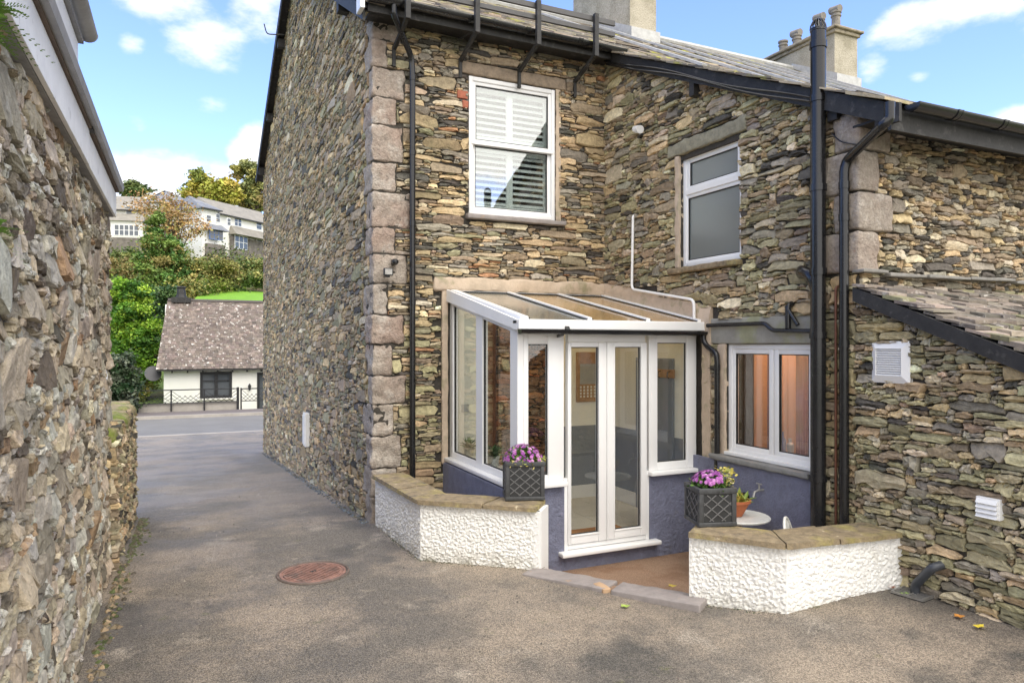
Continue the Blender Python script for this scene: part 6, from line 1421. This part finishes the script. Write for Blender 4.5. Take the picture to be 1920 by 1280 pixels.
tree('yellow_shrub', 'yellow-green shrub under the satellite dish', 'shrub', gpt(280, 760, 41), [E_(281, 675, 42, 14, 22), E_(275, 710, 41, 18, 24), E_(262, 735, 40, 18, 20)], 9000, .16, [(.20, .22, .05), (.30, .26, .08), (.12, .18, .03)], 73, 0)
tag(link('slope_undergrowth', foliage([E_(px, py, d, 46, 18) for px, py, d in ((215, 540, 60), (260, 545, 60), (330, 545, 56), (220, 500, 68), (350, 540, 58), (440, 505, 66), (480, 500, 68), (400, 545, 60), (300, 520, 62), (250, 488, 72), (340, 488, 74), (420, 492, 72))], 40000, .26, MG+AUT[3:]+YG, 80, clumps=10, tight=.4), m_leafm), kind='stuff')
# far wooded skyline behind the houses
# fallen leaves on the tarmac
rg = random.Random(4)
for px, py, c, lab in ((1172, 1138, (.30, .40, .08), 'pale green fallen leaf on the tarmac in front of the threshold'), (1798, 1157, (.60, .26, .05), 'orange fallen leaf on the tarmac by the outhouse'), (1836, 1176, (.70, .55, .05), 'yellow fallen leaf nearest the outhouse wall'),
                   (1260, 1100, (.55, .42, .08), 'yellow leaf on the patio gravel'), (1670, 1102, (.28, .10, .04), 'brown curled leaf at the end of the right garden wall'), (1697, 1115, (.25, .42, .06), 'green leaf lying on the gully grate')):
    p = onZ(px, py, gz(onZ(px, py, .05).x, onZ(px, py, .05).y)+.004); a = rg.uniform(0, 3); mb = MB(); V = []
    for k in range(10):
        t = 2*math.pi*k/10; r = .04*(1 if k % 2 == 0 else .62); V.append((p.x+math.cos(t+a)*r*1.2, p.y+math.sin(t+a)*r*.9, p.z+.006+.012*abs(math.sin(t*1.5))))
    mb.add(V+[(p.x, p.y, p.z+.004)], [(k, (k+1) % 10, 10) for k in range(10)]); mb.build('fallen_leaf', M('leaf_col', c, .7, var=.2, vscale=40))
    tag(bpy.data.objects[-1] if 0 else [o for o in bpy.data.objects if o.name.startswith('fallen_leaf')][-1], lab, 'leaf', 'fallen leaves')
# grit and moss along the feet of the white walls
mb = MB(); rg = random.Random(12)
for P_ in (wl, wr):
    for a, b in zip(P_, P_[1:]):
        a = Vector(a); b = Vector(b); L_ = (b-a).length; n = Vector(((b-a).y, -(b-a).x)).normalized()
        for i in range(int(L_*190)):
            q = a.lerp(b, rg.random())+n*(.005+abs(rg.gauss(0, .022))); r = rg.uniform(.003, .011); z = gz(q.x, q.y)-.002
            mb.col = jit(rg.choice([(.10, .10, .08), (.16, .14, .10), (.07, .08, .04), (.30, .26, .2)]), .6, 1.4)
            mb.add([(q.x+math.cos(t)*r*rg.uniform(.7, 1.3), q.y+math.sin(t)*r*rg.uniform(.7, 1.3), z) for t in (0, 1.3, 2.5, 3.8, 5)]+[(q.x, q.y, z+r*.8)], [(k, (k+1) % 5, 5) for k in range(5)])
tag(mb.build('grit', m_leafm, recalc=False), kind='stuff')
# loose chippings on the tarmac
mb = MB(); rg = random.Random(31)
for i in range(700):
    x = rg.uniform(-.4, 4.8); y = rg.uniform(2.6, 12); r = rg.uniform(.002, .006)*(1+y*.05)
    if inside(x, y, CUT) or (x > 1.9 and y > 5.6) or (x > 3.8 and y > 4.1): continue
    z = gz(x, y)+.004; mb.col = jit(rg.choice([(.42, .38, .32), (.08, .075, .07), (.22, .19, .15)]), .7, 1.3)
    mb.add([(x+math.cos(t)*r*rg.uniform(.6, 1.3), y+math.sin(t)*r*rg.uniform(.6, 1.3), z-.006) for t in (0, 1.3, 2.5, 3.8, 5)]+[(x, y, z+r*.7)], [(k, (k+1) % 5, 5) for k in range(5)])
tag(mb.build('chippings', m_leafm, recalc=False), kind='stuff')
